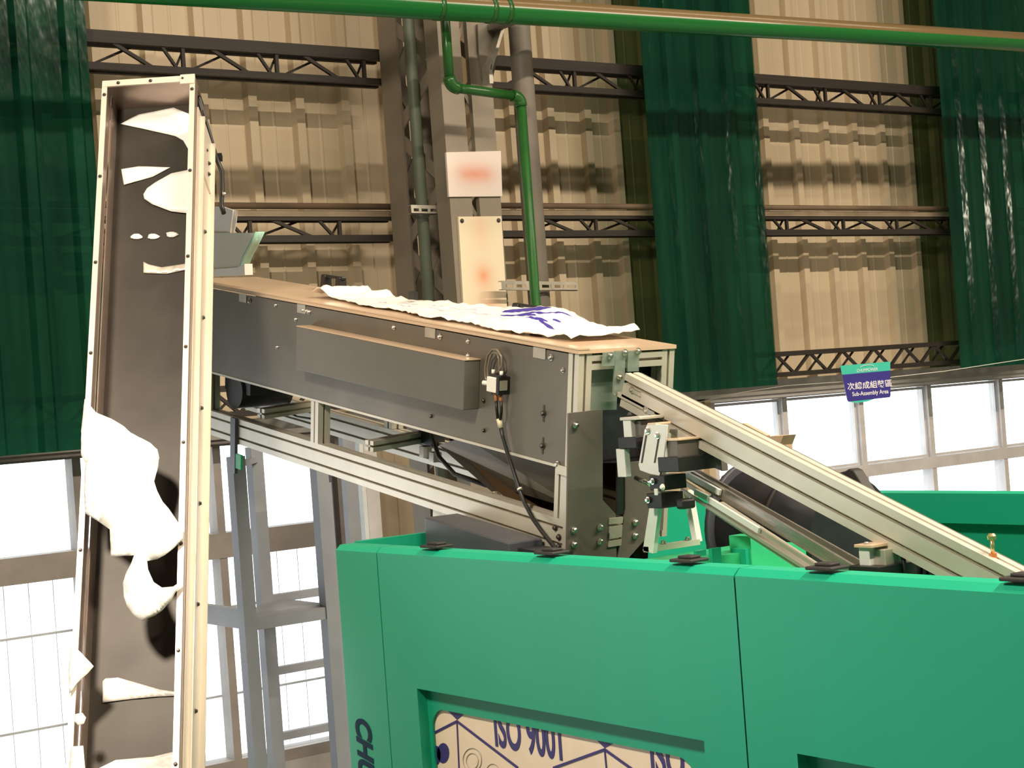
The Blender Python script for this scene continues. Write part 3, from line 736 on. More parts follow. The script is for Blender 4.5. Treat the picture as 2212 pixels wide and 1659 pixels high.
# end plates
def endpoly(name, m, pl, a=-PS - .006, th=.005, parent=None):
    P = [on(x, y, L(a, 0, 0), EA) for x, y in pl]
    return MB().prism(P, EA * th).build(name, m, parent or cv)
endpoly('end_plate', 'steel_plate', [(1228, 893), (1302, 884), (1302, 1080), (1330, 1110), (1332, 1205), (1316, 1214), (1224, 1206)])
endpoly('end_plate', 'steel_plate', [(1352, 1000), (1440, 990), (1432, 1145), (1400, 1158), (1352, 1212), (1332, 1214), (1352, 1100)])
endpoly('dark_slot', 'black_plastic', [(1334, 1005), (1356, 1003), (1352, 1110), (1332, 1112)], a=-PS - .002)
endpoly('slide_block', 'zinc', [(1318, 1120), (1346, 1117), (1345, 1130), (1317, 1133)], a=-PS - .010)
endpoly('slide_block', 'zinc', [(1318, 1138), (1345, 1134), (1343, 1160), (1316, 1165)], a=-PS - .010)
endpoly('slide_block', 'zinc', [(1317, 1169), (1343, 1165), (1342, 1178), (1315, 1182)], a=-PS - .010)
endpoly('outlet_lip', 'brown_chute', [(1232, 1208), (1350, 1200), (1335, 1216), (1250, 1216)], a=-PS - .001)
for (x, y) in ((1243, 919), (1240, 1145), (1240, 1176), (1296, 1139), (1296, 1170), (1372, 1128), (1372, 1157)):
    bolt(cv, on(x, y, L(-PS - .007, 0, 0), EA), -EA, .014)
endpoly('guard_window', 'clear_guard', [(1258, 790), (1335, 787), (1332, 885), (1256, 887)], a=-.02, th=.004)
endpoly('inner_panel', 'drum_black', [(1258, 790), (1420, 780), (1412, 1000), (1256, 1000)], a=.02, th=.004)
for pl in ([(1305, 762), (1330, 760), (1328, 790), (1302, 791)], [(1330, 758), (1352, 757), (1348, 850), (1326, 851)], [(1357, 758), (1381, 756), (1380, 802), (1356, 803)]):
    endpoly('clear_bracket', 'clear_guard', pl, a=-PS - .012, th=.006)
for (x, y) in ((1318, 769), (1350, 762), (1378, 759), (1338, 815)):
    bolt(cv, on(x, y, L(-PS - .013, 0, 0), EA), -EA, .013)
# corner joints at the foot of the post
for (x, y) in ((1205, 1003), (1200, 1140), (1208, 1160), (1208, 1180)):
    p = side_pt(x, y, -.001); bolt(cv, p, -EB, .012, 'bolt_steel' if y < 1100 else 'bolt_dark')
bx(-.035, .03, -.006, -.001, -.315, -.292).build('corner_joint', 'alu', cv)

# pneumatic sensor unit
sa, sc = ca(1063, 812, -.02); sa2, sc2 = ca(1088, 850, -.02)
pv = thing('air_valve', L((sa + sa2) / 2, -.02, sc2), 'small white and black air valve with looped tube on the conveyor side', 'valve')
bx(sa2 + .012, sa, -.038, -.012, sc2, sc).build('white_body', 'white_plastic', pv, bevel=.002)
bx(sa2, sa2 + .012, -.037, -.0, sc2 - .004, sc + .004).build('black_frame', 'black_plastic', pv, bevel=.001)
bx(sa2, sa, -.03, -.012, sc, sc + .008).build('black_cap', 'black_plastic', pv)
bx(sa2 - .002, sa2 + .003, -.034, -.010, sc2 + .008, sc - .006).build('grey_plate', 'zinc', pv)
for a in (sa - .008, sa2 + .010): bar('port', 'white_plastic', pv, L(a, -.022, sc + .006), L(a, -.022, sc + .018), .010, .010, kind='cyl')
bar('knob', 'white_plastic', pv, L(sa, -.028, (sc + sc2) / 2), L(sa + .020, -.034, (sc + sc2) / 2), .013, .013, kind='cyl')
def sp_(x, y, b=-.02): return side_pt(x, y, b)
for x in (1071, 1081):
    bar('orange_port', 'orange_fitting', pv, sp_(x, 850, -.024), sp_(x + 1, 866, -.024), .009, .009, kind='cyl')
    MB().tube([sp_(x + 1, 864, -.024), sp_(x + 2, 886, -.024), sp_((x + 1 + 1079) / 2, 906, -.021)], .0042, 8).build('air_hose', 'cable_black', pv, smooth=True)
MB().tube([sp_(1078, 905), sp_(1082, 925)], [.008, .0065], 10).build('cable_sleeve', 'cream_plastic', pv, smooth=True)
for k_, (dx, dy) in enumerate(((0, 0), (5, 7))):
    MB().tube([sp_(1073 + dx, 808), sp_(1084 - dx, 790 + dy), sp_(1083 - dx, 770 + dy), sp_(1074, 756 + dy), sp_(1064, 755 + dy), sp_(1053 + dx, 768 + dy), sp_(1048 + dx, 795), sp_(1049 + dx, 818), sp_(1056 + dx, 826)], .0032, 8).build('clear_tube', 'clear_tube', pv, smooth=True)
MB().tube([sp_(1080, 915), sp_(1086, 945), sp_(1098, 985, -.015), sp_(1108, 1015, -.012), sp_(1120, 1052, -.012), sp_(1134, 1088, -.012), sp_(1152, 1122, -.03), sp_(1172, 1150, -.035), sp_(1195, 1178, -.035), sp_(1218, 1203, -.04), sp_(1235, 1230, -.05)], .0055, 8).build('cable', 'cable_black', pv, smooth=True)
bar('cable_tie', 'white_plastic', pv, sp_(1122, 1055, -.013), sp_(1124, 1059, -.013), .014, .014, kind='cyl')

# printed film lying on the lid
def film_mat():
    m = mat('printed_film', (.86, .80, .73), .32, bump=.25, bscale=30); nt = m.node_tree; N = nt.nodes; b = N['Principled BSDF']
    uv = N.new('ShaderNodeUVMap'); acc = None
    # ellipses (u centre, v centre, ru, rv, angle)
    for (u, v, ru, rv, an) in ((.30, .72, .035, .17, .25), (.275, .52, .022, .10, .5), (.225, .72, .010, .20, .25), (.205, .52, .012, .07, .4), (.17, .50, .016, .06, -.6), (.15, .46, .012, .08, -.4), (.17, .66, .014, .03, 0), (.40, .45, .05, .035, .05), (.44, .42, .012, .05, 0), (.55, .40, .05, .03, 0), (.60, .58, .04, .03, 0), (.67, .32, .03, .035, 0), (.70, .55, .035, .03, .1), (.50, .62, .06, .02, .1), (.76, .40, .02, .03, 0)):
        mp = N.new('ShaderNodeMapping'); mp.vector_type = 'TEXTURE'; mp.inputs['Location'].default_value = (u, v, 0); mp.inputs['Rotation'].default_value = (0, 0, an); mp.inputs['Scale'].default_value = (ru, rv, 1)
        gr = N.new('ShaderNodeTexGradient'); gr.gradient_type = 'SPHERICAL'; nt.links.new(uv.outputs[0], mp.inputs[0]); nt.links.new(mp.outputs[0], gr.inputs[0])
        g = N.new('ShaderNodeMath'); g.operation = 'GREATER_THAN'; g.inputs[1].default_value = .06; nt.links.new(gr.outputs['Fac'], g.inputs[0])
        ml = N.new('ShaderNodeMath'); ml.operation = 'MULTIPLY'; ml.inputs[1].default_value = 1. if u < .32 else .45; nt.links.new(g.outputs[0], ml.inputs[0])
        if acc is None: acc = ml
        else:
            a = N.new('ShaderNodeMath'); a.operation = 'MAXIMUM'; nt.links.new(acc.outputs[0], a.inputs[0]); nt.links.new(ml.outputs[0], a.inputs[1]); acc = a
    mx = N.new('ShaderNodeMix'); mx.data_type = 'RGBA'; mx.inputs[6].default_value = (.88, .82, .76, 1); mx.inputs[7].default_value = (.055, .04, .28, 1)
    nt.links.new(acc.outputs[0], mx.inputs[0]); nt.links.new(mx.outputs[2], b.inputs['Base Color'])
film_mat()
nu, nv = 90, 16; verts = []; faces = []; uvs = []
for i in range(nu + 1):
    u = i / nu; a = .10 + u * 1.36
    b0 = .045 + .05 * u + .012 * math.sin(u * 23) + (.04 * max(0, .12 - u) / .12); b1 = .318 - .04 * u + .01 * math.sin(u * 31)
    for j in range(nv + 1):
        v = j / nv; bb = b0 + (b1 - b0) * v
        hump = .036 * math.exp(-((u - .25) / .13) ** 2) * (min(1, v / .8) ** 1.2) + .018 * math.exp(-((u - .5) / .25) ** 2) * v
        roll = .028 * max(0, 1 - abs(u - .02) / .035) * (.4 + .6 * v)
        tip = .03 * math.exp(-((u - .97) / .025) ** 2) + .025 * math.exp(-((u - .9) / .02) ** 2) * v
        c = .0155 + hump + roll + tip + .012 * abs(noise.noise(Vector((u * 22, v * 5, 1.7)))) + .006 * abs(noise.noise(Vector((u * 60, v * 14, 4))))
        verts.append(L(a, bb, c)); uvs.append((u, v))
for i in range(nu):
    for j in range(nv): k0 = i * (nv + 1) + j; faces.append((k0, k0 + 1, k0 + nv + 2, k0 + nv + 1))
pf_o = L(.7, .18, .0145); me = bpy.data.meshes.new('printed_film'); me.from_pydata([v - pf_o for v in verts], [], faces)
ul = me.uv_layers.new(name='UVMap')
for lp in me.loops: ul.data[lp.index].uv = uvs[lp.vertex_index]
for p in me.polygons: p.use_smooth = True
pf = mesh_obj('printed_film', me, 'printed_film'); pf.location = pf_o
s = pf.modifiers.new('thickness', 'SOLIDIFY'); s.thickness = .0015
tag(pf, 'crumpled white plastic film with blue print lying on the conveyor lid', 'plastic film')
o = bx(1.06, 1.09, .22, .235, .034, .058).build('black_clip', 'black_plastic'); tag(o, 'tiny black clip standing on the printed film on the lid', 'clip')

# ------------------------------------------------------------------ sloping aluminium beam and chute
BX = 2.74
b0 = aX(1351, 806, BX); b1 = aX(2212, 1245, BX); bd = (b1 - b0).normalized(); bc = Vector((0, -bd.z, bd.y));
if bc.z < 0: bc = -bc
BH = .088
bm_ = thing('sloping_beam', b0 + bd * .6, 'thick slotted aluminium beam descending from the conveyor end to the lower right', 'beam')
profile('extrusion', bm_, b0 + EB * .022 - bc * BH / 2 - bd * .0, b0 + bd * 1.75 + EB * .022 - bc * BH / 2, bc, .044, BH, 1, 2, sw=.0085)
MB().frame_box(b0 + EB * .045 - bc * BH, bd * 1.7, EB * .008, bc * BH * .98).build('rear_strip', 'steel_plate', bm_)
def onb(x, y, dx=0.): return aX(x, y, BX + dx)
for (x, y) in ((1365, 842), (1395, 885)):
    p = onb(x, y, -.002); bar('t_bolt', 'bolt_steel', bm_, p, p + bd * .035, .010, .008); bolt(bm_, p, -EB, .012)
# lip under the left end
MB().frame_box(onb(1325, 852), bd * .2, EB * .03, bc * .012).build('lower_lip', 'alu', bm_)
sbp = aX(2146, 1208, BX + .02); sb = thing('standing_bolt', sbp, 'brass bolt standing upright on the sloping beam near the right edge', 'bolt')
MB().tube([sbp - bc * .0, sbp + _z * .012], .0075, 10).build('base_nut', 'orange_fitting', sb)
MB().tube([sbp + _z * .01, sbp + _z * .042], .004, 10).build('shank', 'brass', sb, smooth=True)
MB().tube([sbp + _z * .040, sbp + _z * .047, sbp + _z * .052], [.0085, .009, .006], 10).build('head', 'brass', sb)

CX = 2.80
cu_ = thing('preform_chute', aX(1650, 1130, CX), 'pair of narrow steel slide rails hanging below the sloping beam', 'chute')
def cb(name, m, p, q, dx, w, h):
    a, b = aX(*p, CX + dx), aX(*q, CX + dx); return bar(name, m, cu_, a, b, w, h, hint=(0, -bd.z, bd.y))
r0 = [((1500, 1018), (1880, 1232), .03, 'rail_steel', .020, .006), ((1484, 1020), (1862, 1246), .0, 'rail_steel', .030, .008), ((1478, 1042), (1800, 1246), -.02, 'zinc', .010, .006),
      ((1472, 1058), (1770, 1246), -.03, 'zinc', .008, .006), ((1545, 1092), (1800, 1258), .01, 'zinc', .016, .05)]
for p, q, dx, m, w, h in r0: cb('slide_rail', m, p, q, dx, w, h)
cb('glide_strip', 'white_block', (1440, 1030), (1472, 1044), -.03, .016, .008)
cb('glide_strip', 'white_block', (1486, 1026), (1556, 1064), -.01, .014, .008)
cb('glide_strip', 'white_block', (1502, 1062), (1530, 1076), -.03, .014, .008)
cb('glide_strip', 'white_block', (1532, 1080), (1640, 1146), -.03, .014, .008)
MB().tube([aX(1373, 1032, CX - .04), aX(1404, 1046, CX - .04)], .006, 8).build('pin', 'bolt_steel', cu_, smooth=True)

# clamps between beam and chute
def clampset(name, label, parts):
    o = None
    for nm, m, kind, args in parts:
        if o is None:
            pl, dx, dep = args; o = thing(name, aX(*pl[0], CX + dx), label, 'clamp', None)
        pl, dx, dep = args
        MB().prism([aX(x, y, CX + dx) for x, y in pl], (dep, 0, 0)).build(nm, m, o, bevel=.0015)
    return o
def xplate(parent, name, m, px, Xc, wx, dy, dz, bev=.0015):
    """block whose front-left-top corner projects to px on X=Xc; extends wx in X, -dy in Y, -dz in Z"""
    p = aX(*px, Xc); MB().box((p.x, p.y - dy, p.z - dz), (p.x + wx, p.y, p.z)).build(name, m, parent, bevel=bev); return p
c1 = thing('rail_clamp', aX(1350, 1020, 2.66), 'aluminium and black rail clamp nearest the conveyor end plate', 'clamp', 'rail clamps under the sloping beam')
xplate(c1, 'top_plate', 'alu', (1338, 902), 2.66, .085, .075, .008)
xplate(c1, 'white_upright', 'white_block', (1345, 908), 2.662, .02, .03, .055)
xplate(c1, 'grey_block', 'steel_plate', (1356, 910), 2.675, .05, .05, .04)
xplate(c1, 'black_jaw', 'black_plastic', (1334, 945), 2.655, .085, .07, .028)
xplate(c1, 'lower_bar', 'white_block', (1330, 970), 2.658, .018, .032, .07)
bolt(c1, aX(1360, 897, 2.69), _z, .010, 'bolt_dark')
c2 = thing('rail_clamp', aX(1420, 1080, 2.67), 'slotted white plate clamp with stacked black jaws in the middle of the beam', 'clamp', 'rail clamps under the sloping beam')
MB().prism([aX(x, y, 2.665) for x, y in ((1398, 916), (1440, 918), (1432, 1002), (1424, 1028), (1404, 1024), (1382, 1016), (1379, 1004), (1392, 930))], (.006, 0, 0)).build('slotted_plate', 'white_block', c2, bevel=.001)
for x in (1392, 1420): MB().prism([aX(x + 2, 940, 2.6645), aX(x + 6, 940, 2.6645), aX(x - 4, 1000, 2.6645), aX(x - 8, 1000, 2.6645)], (.002, 0, 0)).build('slot', 'alu_slot', c2)
for px in ((1400, 930), (1421, 941)): bolt(c2, aX(*px, 2.664), -EB, .012)
xplate(c2, 'top_plate', 'lid_plate', (1398, 914), 2.665, .05, .03, .006)
xplate(c2, 'top_plate', 'lid_plate', (1432, 948), 2.672, .09, .055, .006)
xplate(c2, 'grey_block', 'steel_plate', (1430, 952), 2.675, .10, .055, .045)
xplate(c2, 'white_strip', 'white_block', (1428, 955), 2.670, .012, .016, .05)
xplate(c2, 'black_jaw', 'black_plastic', (1420, 988), 2.66, .12, .075, .036)
xplate(c2, 'black_jaw', 'black_plastic', (1402, 1028), 2.655, .07, .055, .035)
xplate(c2, 'black_jaw', 'black_plastic', (1396, 1066), 2.655, .07, .055, .036)
xplate(c2, 'black_knob', 'black_plastic', (1458, 1078), 2.67, .04, .03, .025, .006)
xplate(c2, 'white_spacer', 'white_block', (1412, 1056), 2.652, .014, .012, .016)
for px in ((1432, 1052), (1410, 1040), (1400, 1080)):
    bolt(c2, aX(*px, 2.651), -EB, .011, 'white_plastic' if px[0] == 1432 else 'bolt_steel')
uh = thing('hanger_bracket', aX(1398, 1195, 2.68), 'square U-shaped aluminium hanger below the black jaws', 'bracket')
pA, pB = aX(1412, 1085, 2.68), aX(1397, 1190, 2.68)
MB().prism([aX(1404, 1085, 2.68), aX(1424, 1085, 2.68), aX(1410, 1196, 2.68), aX(1388, 1190, 2.68)], (.014, 0, 0)).build('left_arm', 'white_block', uh, bevel=.001)
qa, qb = aX(1402, 1186, 2.69), aX(1402, 1186, 2.69) + Vector((.16, 0, 0))
bar('cross_arm', 'alu', uh, qa - Vector((.01, 0, 0)), qb, .014, .02, hint=(0, 0, 1))
bar('right_arm', 'white_block', uh, qb, qb + Vector((0, .02, .13)), .018, .018, hint=(1, 0, 0))
for t_ in (.3, .8): bolt(uh, qa.lerp(qb, t_) + _z * .008, _z, .012)
c3 = thing('rail_clamp', aX(1860, 1240, 2.70), 'cream-topped rail clamp with black jaw at the lower end by the machine rim', 'clamp', 'rail clamps under the sloping beam')
xplate(c3, 'top_plate', 'lid_plate', (1844, 1176), 2.69, .09, .05, .007)
xplate(c3, 'white_upright', 'white_block', (1854, 1182), 2.70, .02, .03, .045)
xplate(c3, 'grey_block', 'zinc', (1872, 1186), 2.715, .09, .05, .06)
xplate(c3, 'black_jaw', 'black_plastic', (1832, 1222), 2.68, .12, .085, .05)
bolt(c3, aX(1872, 1178, 2.70), _z, .011, 'zinc')
MB().tube([aX(1935, 1190, 2.76), aX(1950, 1200, 2.76), aX(1956, 1232, 2.76), aX(1952, 1246, 2.76)], .005, 8).build('hose', 'cable_black', c3, smooth=True)
# dark plate bracket behind clamps, between beam and conveyor
bk = thing('rail_hanger', aX(1530, 990, 2.80), 'dark bent hanger strap behind the middle clamp under the beam', 'bracket')
MB().prism([aX(x, y, 2.80) for x, y in ((1505, 945), (1512, 945), (1524, 1000), (1516, 1012))], (.03, 0, 0)).build('strap', 'girt_steel', bk)
MB().prism([aX(x, y, 2.81) for x, y in ((1530, 960), (1556, 972), (1560, 1018), (1530, 1005))], (.02, 0, 0)).build('strap_plate', 'steel_plate', bk)

# ------------------------------------------------------------------ green machine
MX = 2.25; ZTOP = aX(1588, 1244, MX).z
yL = aX(726, 1200, MX).y; y1 = aX(821, 1300, MX).y; y2 = aX(1590, 1300, MX).y
mc = thing('green_machine', (3.0, 2.6, 0), 'big green enclosed machine with rounded film-covered window in its front', 'machine')
def vpanel(ya, yb, name='front_panel', holes=None):
    """front panel on plane X=MX with chamfered top rim"""
    ch_ = .015
    prof = [(MX, .12), (MX, ZTOP - .0), (MX + ch_, ZTOP + ch_ * .9), (MX + .06, ZTOP + ch_ * .9), (MX + .06, ZTOP + ch_ * .9 - .004), (MX + .03, ZTOP - .02), (MX + .03, .12)]
    return MB().prism([(x, ya, z) for x, z in prof], (0, yb - ya, 0)).build(name, 'machine_green', mc)
def holed(name, outer, hole, x, th, m, parent=mc):
    """flat panel in the YZ plane with a hole; outer / hole are lists of (y,z)"""
    bm = bmesh.new(); es = []
    for lp in (outer, hole):
        vs_ = [bm.verts.new((x, y, z)) for y, z in lp]
        for i in range(len(vs_)): es.append(bm.edges.new((vs_[i], vs_[(i + 1) % len(vs_)])))
    r = bmesh.ops.triangle_fill(bm, use_beauty=True, use_dissolve=False, edges=es)
    fs = [f for f in r['geom'] if isinstance(f, bmesh.types.BMFace)]
    ex = bmesh.ops.extrude_face_region(bm, geom=fs); bmesh.ops.translate(bm, vec=(th, 0, 0), verts=[v for v in ex['geom'] if isinstance(v, bmesh.types.BMVert)])
    bmesh.ops.recalc_face_normals(bm, faces=bm.faces)
    pl = parent_loc(parent)
    for v in bm.verts: v.co -= pl
    me = bpy.data.meshes.new(name); bm.to_mesh(me); bm.free(); o = mesh_obj(name, me, m, parent); return o
G = .004
vpanel(y1 + G / 2, yL, 'corner_panel')
# middle panel with recessed field
ra, rb_, rc = aX(901, 1494, MX), aX(1520, 1592, MX), aX(917, 1659, MX)
zr = (ra.z + rb_.z) / 2
ry0, ry1 = ra.y, rb_.y; rz0 = .75
ch_ = .015
outer = [(y1 - G / 2, .12), (y1 - G / 2, ZTOP), (y2 + G / 2, ZTOP), (y2 + G / 2, .12)]
holed('front_panel', outer, [(ry0, rz0), (ry0, zr), (ry1, zr), (ry1, rz0)], MX, .03, 'machine_green')
MB().prism([(MX, y2 + G / 2, ZTOP), (MX + ch_, y2 + G / 2, ZTOP + ch_ * .9), (MX + .06, y2 + G / 2, ZTOP + ch_ * .9), (MX + .06, y2 + G / 2, ZTOP + ch_ * .9 - .004), (MX + .03, y2 + G / 2, ZTOP)], (0, y1 - y2 - G, 0)).build('front_rim', 'machine_green', mc)
# recessed plate with rounded window opening
RX = MX + .028
wTL, wTR = aX(942, 1535, RX), aX(1478, 1620, RX)
wy0, wy1 = aX(936, 1600, RX).y, aX(1503, 1659, RX).y; wz1 = aX(1100, 1562, RX).z; wz0 = 1.0; rr = .055
hole = []
for cy, cz, a0 in ((wy0 - rr, wz1 - rr, 0), (wy1 + rr, wz1 - rr, 90), (wy1 + rr, wz0 + rr, 180), (wy0 - rr, wz0 + rr, 270)):
    for i in range(7): t = math.radians(a0 + i * 15); hole.append((cy + rr * math.cos(t), cz + rr * math.sin(t)))
holed('window_recess', [(ry0 + .002, rz0), (ry0 + .002, zr + .002), (ry1 - .002, zr + .002), (ry1 - .002, rz0)], hole, RX, .006, 'machine_green')
# printed film behind the opening
FX = RX + .008
fm = MB().box((FX, wy1 - .03, wz0 - .03), (FX + .003, wy0 + .03, wz1 + .03)).build('window_film', 'cream_film', mc, label='cream film printed in navy behind the window')
def fpt(x, y): return aX(x, y, FX - .0012)
def fstroke(p, q, w=.006, m='print_navy'):
    a, b = fpt(*p), fpt(*q); bar('printed_line', m, fm, a, b, w, .0016, hint=(0, 1, 0))
fstroke((936, 1584), (987, 1558)); fstroke((987, 1558), (1119, 1659)); fstroke((987, 1558), (992, 1672), .0045)
fstroke((1195, 1659), (1306, 1619)); fstroke((1306, 1619), (1366, 1662)); fstroke((1306, 1619), (1311, 1672), .0045)
def fpoly(pl, m='print_navy'): MB().prism([fpt(*p) for p in pl], (.001, 0, 0)).build('printed_shape', m, fm)
fpoly([(962, 1530), (1010, 1536), (987, 1555)]); fpoly([(1280, 1590), (1332, 1602), (1306, 1616)])
def blob(cx, cy, rx, ry): fpoly([(cx + rx * math.cos(a), cy + ry * math.sin(a)) for a in [i * math.pi / 8 for i in range(16)]])
blob(957, 1627, 13, 22); blob(942, 1632, 10, 21)
ring = [fpt(1020 + 20 * math.cos(a), 1642 + 26 * math.sin(a)) for a in [i * math.pi / 12 for i in range(25)]]
MB().tube(ring, .0012, 6).build('printed_ring', 'print_grey', fm)
ring = [fpt(1020 + 13 * math.cos(a), 1644 + 17 * math.sin(a)) for a in [i * math.pi / 12 for i in range(25)]]
MB().tube(ring, .001, 6).build('printed_ring', 'print_grey', fm)
ring = [fpt(1064 + 14 * math.cos(a), 1668 + 18 * math.sin(a)) for a in [i * math.pi / 12 for i in range(25)]]
MB().tube(ring, .001, 6).build('printed_ring', 'print_grey', fm)
t0 = fpt(1068, 1609); t1 = fpt(1215, 1636)
text_mesh('lettering', 'ISO 9001', .122, 'print_navy', fm, Vector((FX - .001, t0.y, t0.z)), Vector((0, -1, 0)), Vector((0, 0, 1)), Vector((-1, 0, 0)), thick=.0005, sx=.60, bold=.0028)
t0 = fpt(1405, 1672)
text_mesh('lettering', 'ISO 9001', .122, 'print_navy', fm, Vector((FX - .001, t0.y, t0.z)), Vector((0, -1, 0)), Vector((0, 0, 1)), Vector((-1, 0, 0)), thick=.0005, sx=.60, bold=.0028)
# right panel with its own recess
sa_ = aX(1722, 1628, MX); sb_ = aX(2250, 1700, MX)
holed('front_panel', [(y2 - G / 2, .12), (y2 - G / 2, ZTOP), (.9, ZTOP), (.9, .12)], [(sa_.y, .75), (sa_.y, sa_.z), (1.25, sa_.z), (1.25, .75)], MX, .03, 'machine_green')
MB().box((RX, 1.25, .75), (RX + .006, sa_.y, sa_.z)).build('recess_plate', 'machine_green', mc)
MB().prism([(MX, .9, ZTOP), (MX + ch_, .9, ZTOP + ch_ * .9), (MX + .06, .9, ZTOP + ch_ * .9), (MX + .06, .9, ZTOP + ch_ * .9 - .004), (MX + .03, .9, ZTOP)], (0, y2 - G / 2 - .9, 0)).build('front_rim', 'machine_green', mc)
# left end wall, rear wall, right end
XR = 3.85
MB().box((MX + .06, yL - .03, .12), (XR, yL, ZTOP + .018)).build('end_wall', 'machine_green', mc)
yR = aX(1800, 1078, XR).y
MB().box((XR, .9, .12), (XR + .03, yR, 2.225)).build('rear_wall', 'machine_green', mc)
MB().box((XR - .05, .9, 2.14), (XR, yR, 2.225)).build('rear_rim', 'machine_green', mc)
MB().box((MX + .06, .9, .12), (XR, .93, ZTOP)).build('end_wall', 'machine_green', mc)
MB().box((MX + .05, .93, 1.55), (XR, yL - .03, 1.58)).build('deck', 'machine_green_dark', mc)
MB().box((MX + .04, 1.0, 0), (XR - .04, yL - .1, .12)).build('plinth', 'black_rubber', mc)
# vertical lettering on the corner panel
tl = aX(776, 1552, MX - .001)
text_mesh('logo_lettering', 'CHUMPOWER', .105, 'logo_blue', mc, aX(768, 1545, MX - .001), Vector((0, 0, -1)), Vector((0, -1, 0)), Vector((-1, 0, 0)), thick=.0006, sx=.72, shear=.25, bold=.0042)
# green cross channel inside
pA = aX(1345, 1196, 2.62)
xb = aX(1340, 1205, 2.55)
MB().box((2.45, xb.y - .10, 2.09), (3.07, xb.y + .06, 2.17)).build('cross_channel', 'machine_green_light', mc)
MB().box((2.45, xb.y - .16, 1.8), (3.05, xb.y - .10, 2.10)).build('inner_plate', 'machine_green_light', mc)
gb = aX(1600, 1153, 2.9)
MB().box((2.86, gb.y - .075, 1.8), (2.90, gb.y, gb.z)).build('inner_housing', 'machine_green_light', mc)
MB().box((2.845, gb.y - .07, 1.8), (2.86, gb.y - .02, gb.z - .03)).build('inner_door', 'machine_green', mc)
MB().tube([aX(1545, 1240, 2.6) - _z * .05, aX(1545, 1222, 2.6)], .032, 20).build('filler_cap', 'zinc', mc, smooth=True)
for px in ((1498, 1190), (1530, 1185)):
    p = aX(*px, 2.75); MB().box((p.x, p.y - .012, p.z - .12), (p.x + .03, p.y, p.z)).build('inner_bracket', 'machine_green', mc)
# rubber clips on the rim
for i, (px, w_) in enumerate((((934, 1205), .075), ((1182, 1212), .07), ((1478, 1228), .065), ((1776, 1243), .065), ((2205, 1266), .07))):
    p = aX(*px, MX + .015); cl = thing('rim_clip', (MX + .03, p.y, ZTOP + .018), 'black rubber clip on the machine rim, %s from the left' % ('first', 'second', 'third', 'fourth', 'fifth')[i], 'clip', 'black clips along the machine rim')
    MB().box((MX + .004, p.y - w_ / 2, ZTOP + .0185), (MX + .055, p.y + w_ / 2, ZTOP + .025)).build('pad', 'black_rubber', cl, bevel=.002)
    MB().box((MX + .016, p.y - w_ * .3, ZTOP + .025), (MX + .045, p.y + w_ * .3, ZTOP + .031)).build('strap', 'black_rubber', cl, bevel=.002)

# ------------------------------------------------------------------ equipment seen over the machine rim
dz0 = 1.58
dp = aX(1000, 1300, 2.50)
db = thing('grey_duct', dp, 'blue-grey sheet metal duct box below the conveyor in the machine', 'duct')
MB().prism([aX(917, 1117, 2.50), aX(1098, 1173, 2.50), aX(1098, 1300, 2.50), aX(921, 1300, 2.50)], (.11, 0, 0)).build('duct_body', 'duct_grey', db, bevel=.004)
MB().prism([aX(1098, 1180, 2.53), aX(1190, 1196, 2.53), aX(1190, 1300, 2.53), aX(1098, 1300, 2.53)], (.07, 0, 0)).build('duct_neck', 'drum_black', db)
# motor drum
DX = 3.28
c0 = aX(1622, 1130, DX); c1_ = aX(1990, 1180, DX)
ax = (c1_ - c0).normalized(); r_ = .155
dm = thing('blower_drum', c0.lerp(c1_, .4) - _z * r_, 'big dark blower drum with bolted flange behind the slide rails', 'motor')
MB().tube([c0, c0.lerp(c1_, .62)], r_, 40).build('drum_shell', 'drum_black', dm, smooth=True)
MB().tube([c0 - ax * .0, c0 + ax * .018], r_ + .02, 40).build('flange', 'duct_grey', dm, smooth=True)
MB().tube([c0.lerp(c1_, .32), c0.lerp(c1_, .345)], r_ + .006, 40).build('band', 'black_rubber', dm, smooth=True)
u1, u2, _ = axes_z(ax)
for k in range(10):
    t = k * 2 * math.pi / 10; bolt(dm, c0 + (u1 * math.cos(t) + u2 * math.sin(t)) * (r_ + .010), -ax, .014)
lg = aX(1846, 1030, DX)
MB().prism([aX(1808, 1022, DX), aX(1824, 1018, DX), aX(1834, 1012, DX), aX(1844, 1016, DX), aX(1874, 1064, DX), aX(1840, 1070, DX)], (.035, 0, 0)).build('lifting_lug', 'black_rubber', dm, bevel=.004)
# finned small motor at right
fm0 = aX(1985, 1228, 3.0)
fmot = thing('finned_motor', fm0 - _z * .09, 'small dark finned motor below the beam near the right edge', 'motor')
MB().tube([fm0 + Vector((0, .08, 0)), fm0 + Vector((0, .02, 0))], .07, 24).build('motor_body', 'zinc', fmot, smooth=True)
for k in range(8): MB().tube([fm0 - Vector((0, .018 * k, 0)), fm0 - Vector((0, .018 * k + .007, 0))], .072, 24).build('fin', 'drum_black', fmot)
MB().tube([fm0, fm0 - Vector((0, .14, 0))], .05, 20).build('core', 'black_rubber', fmot)
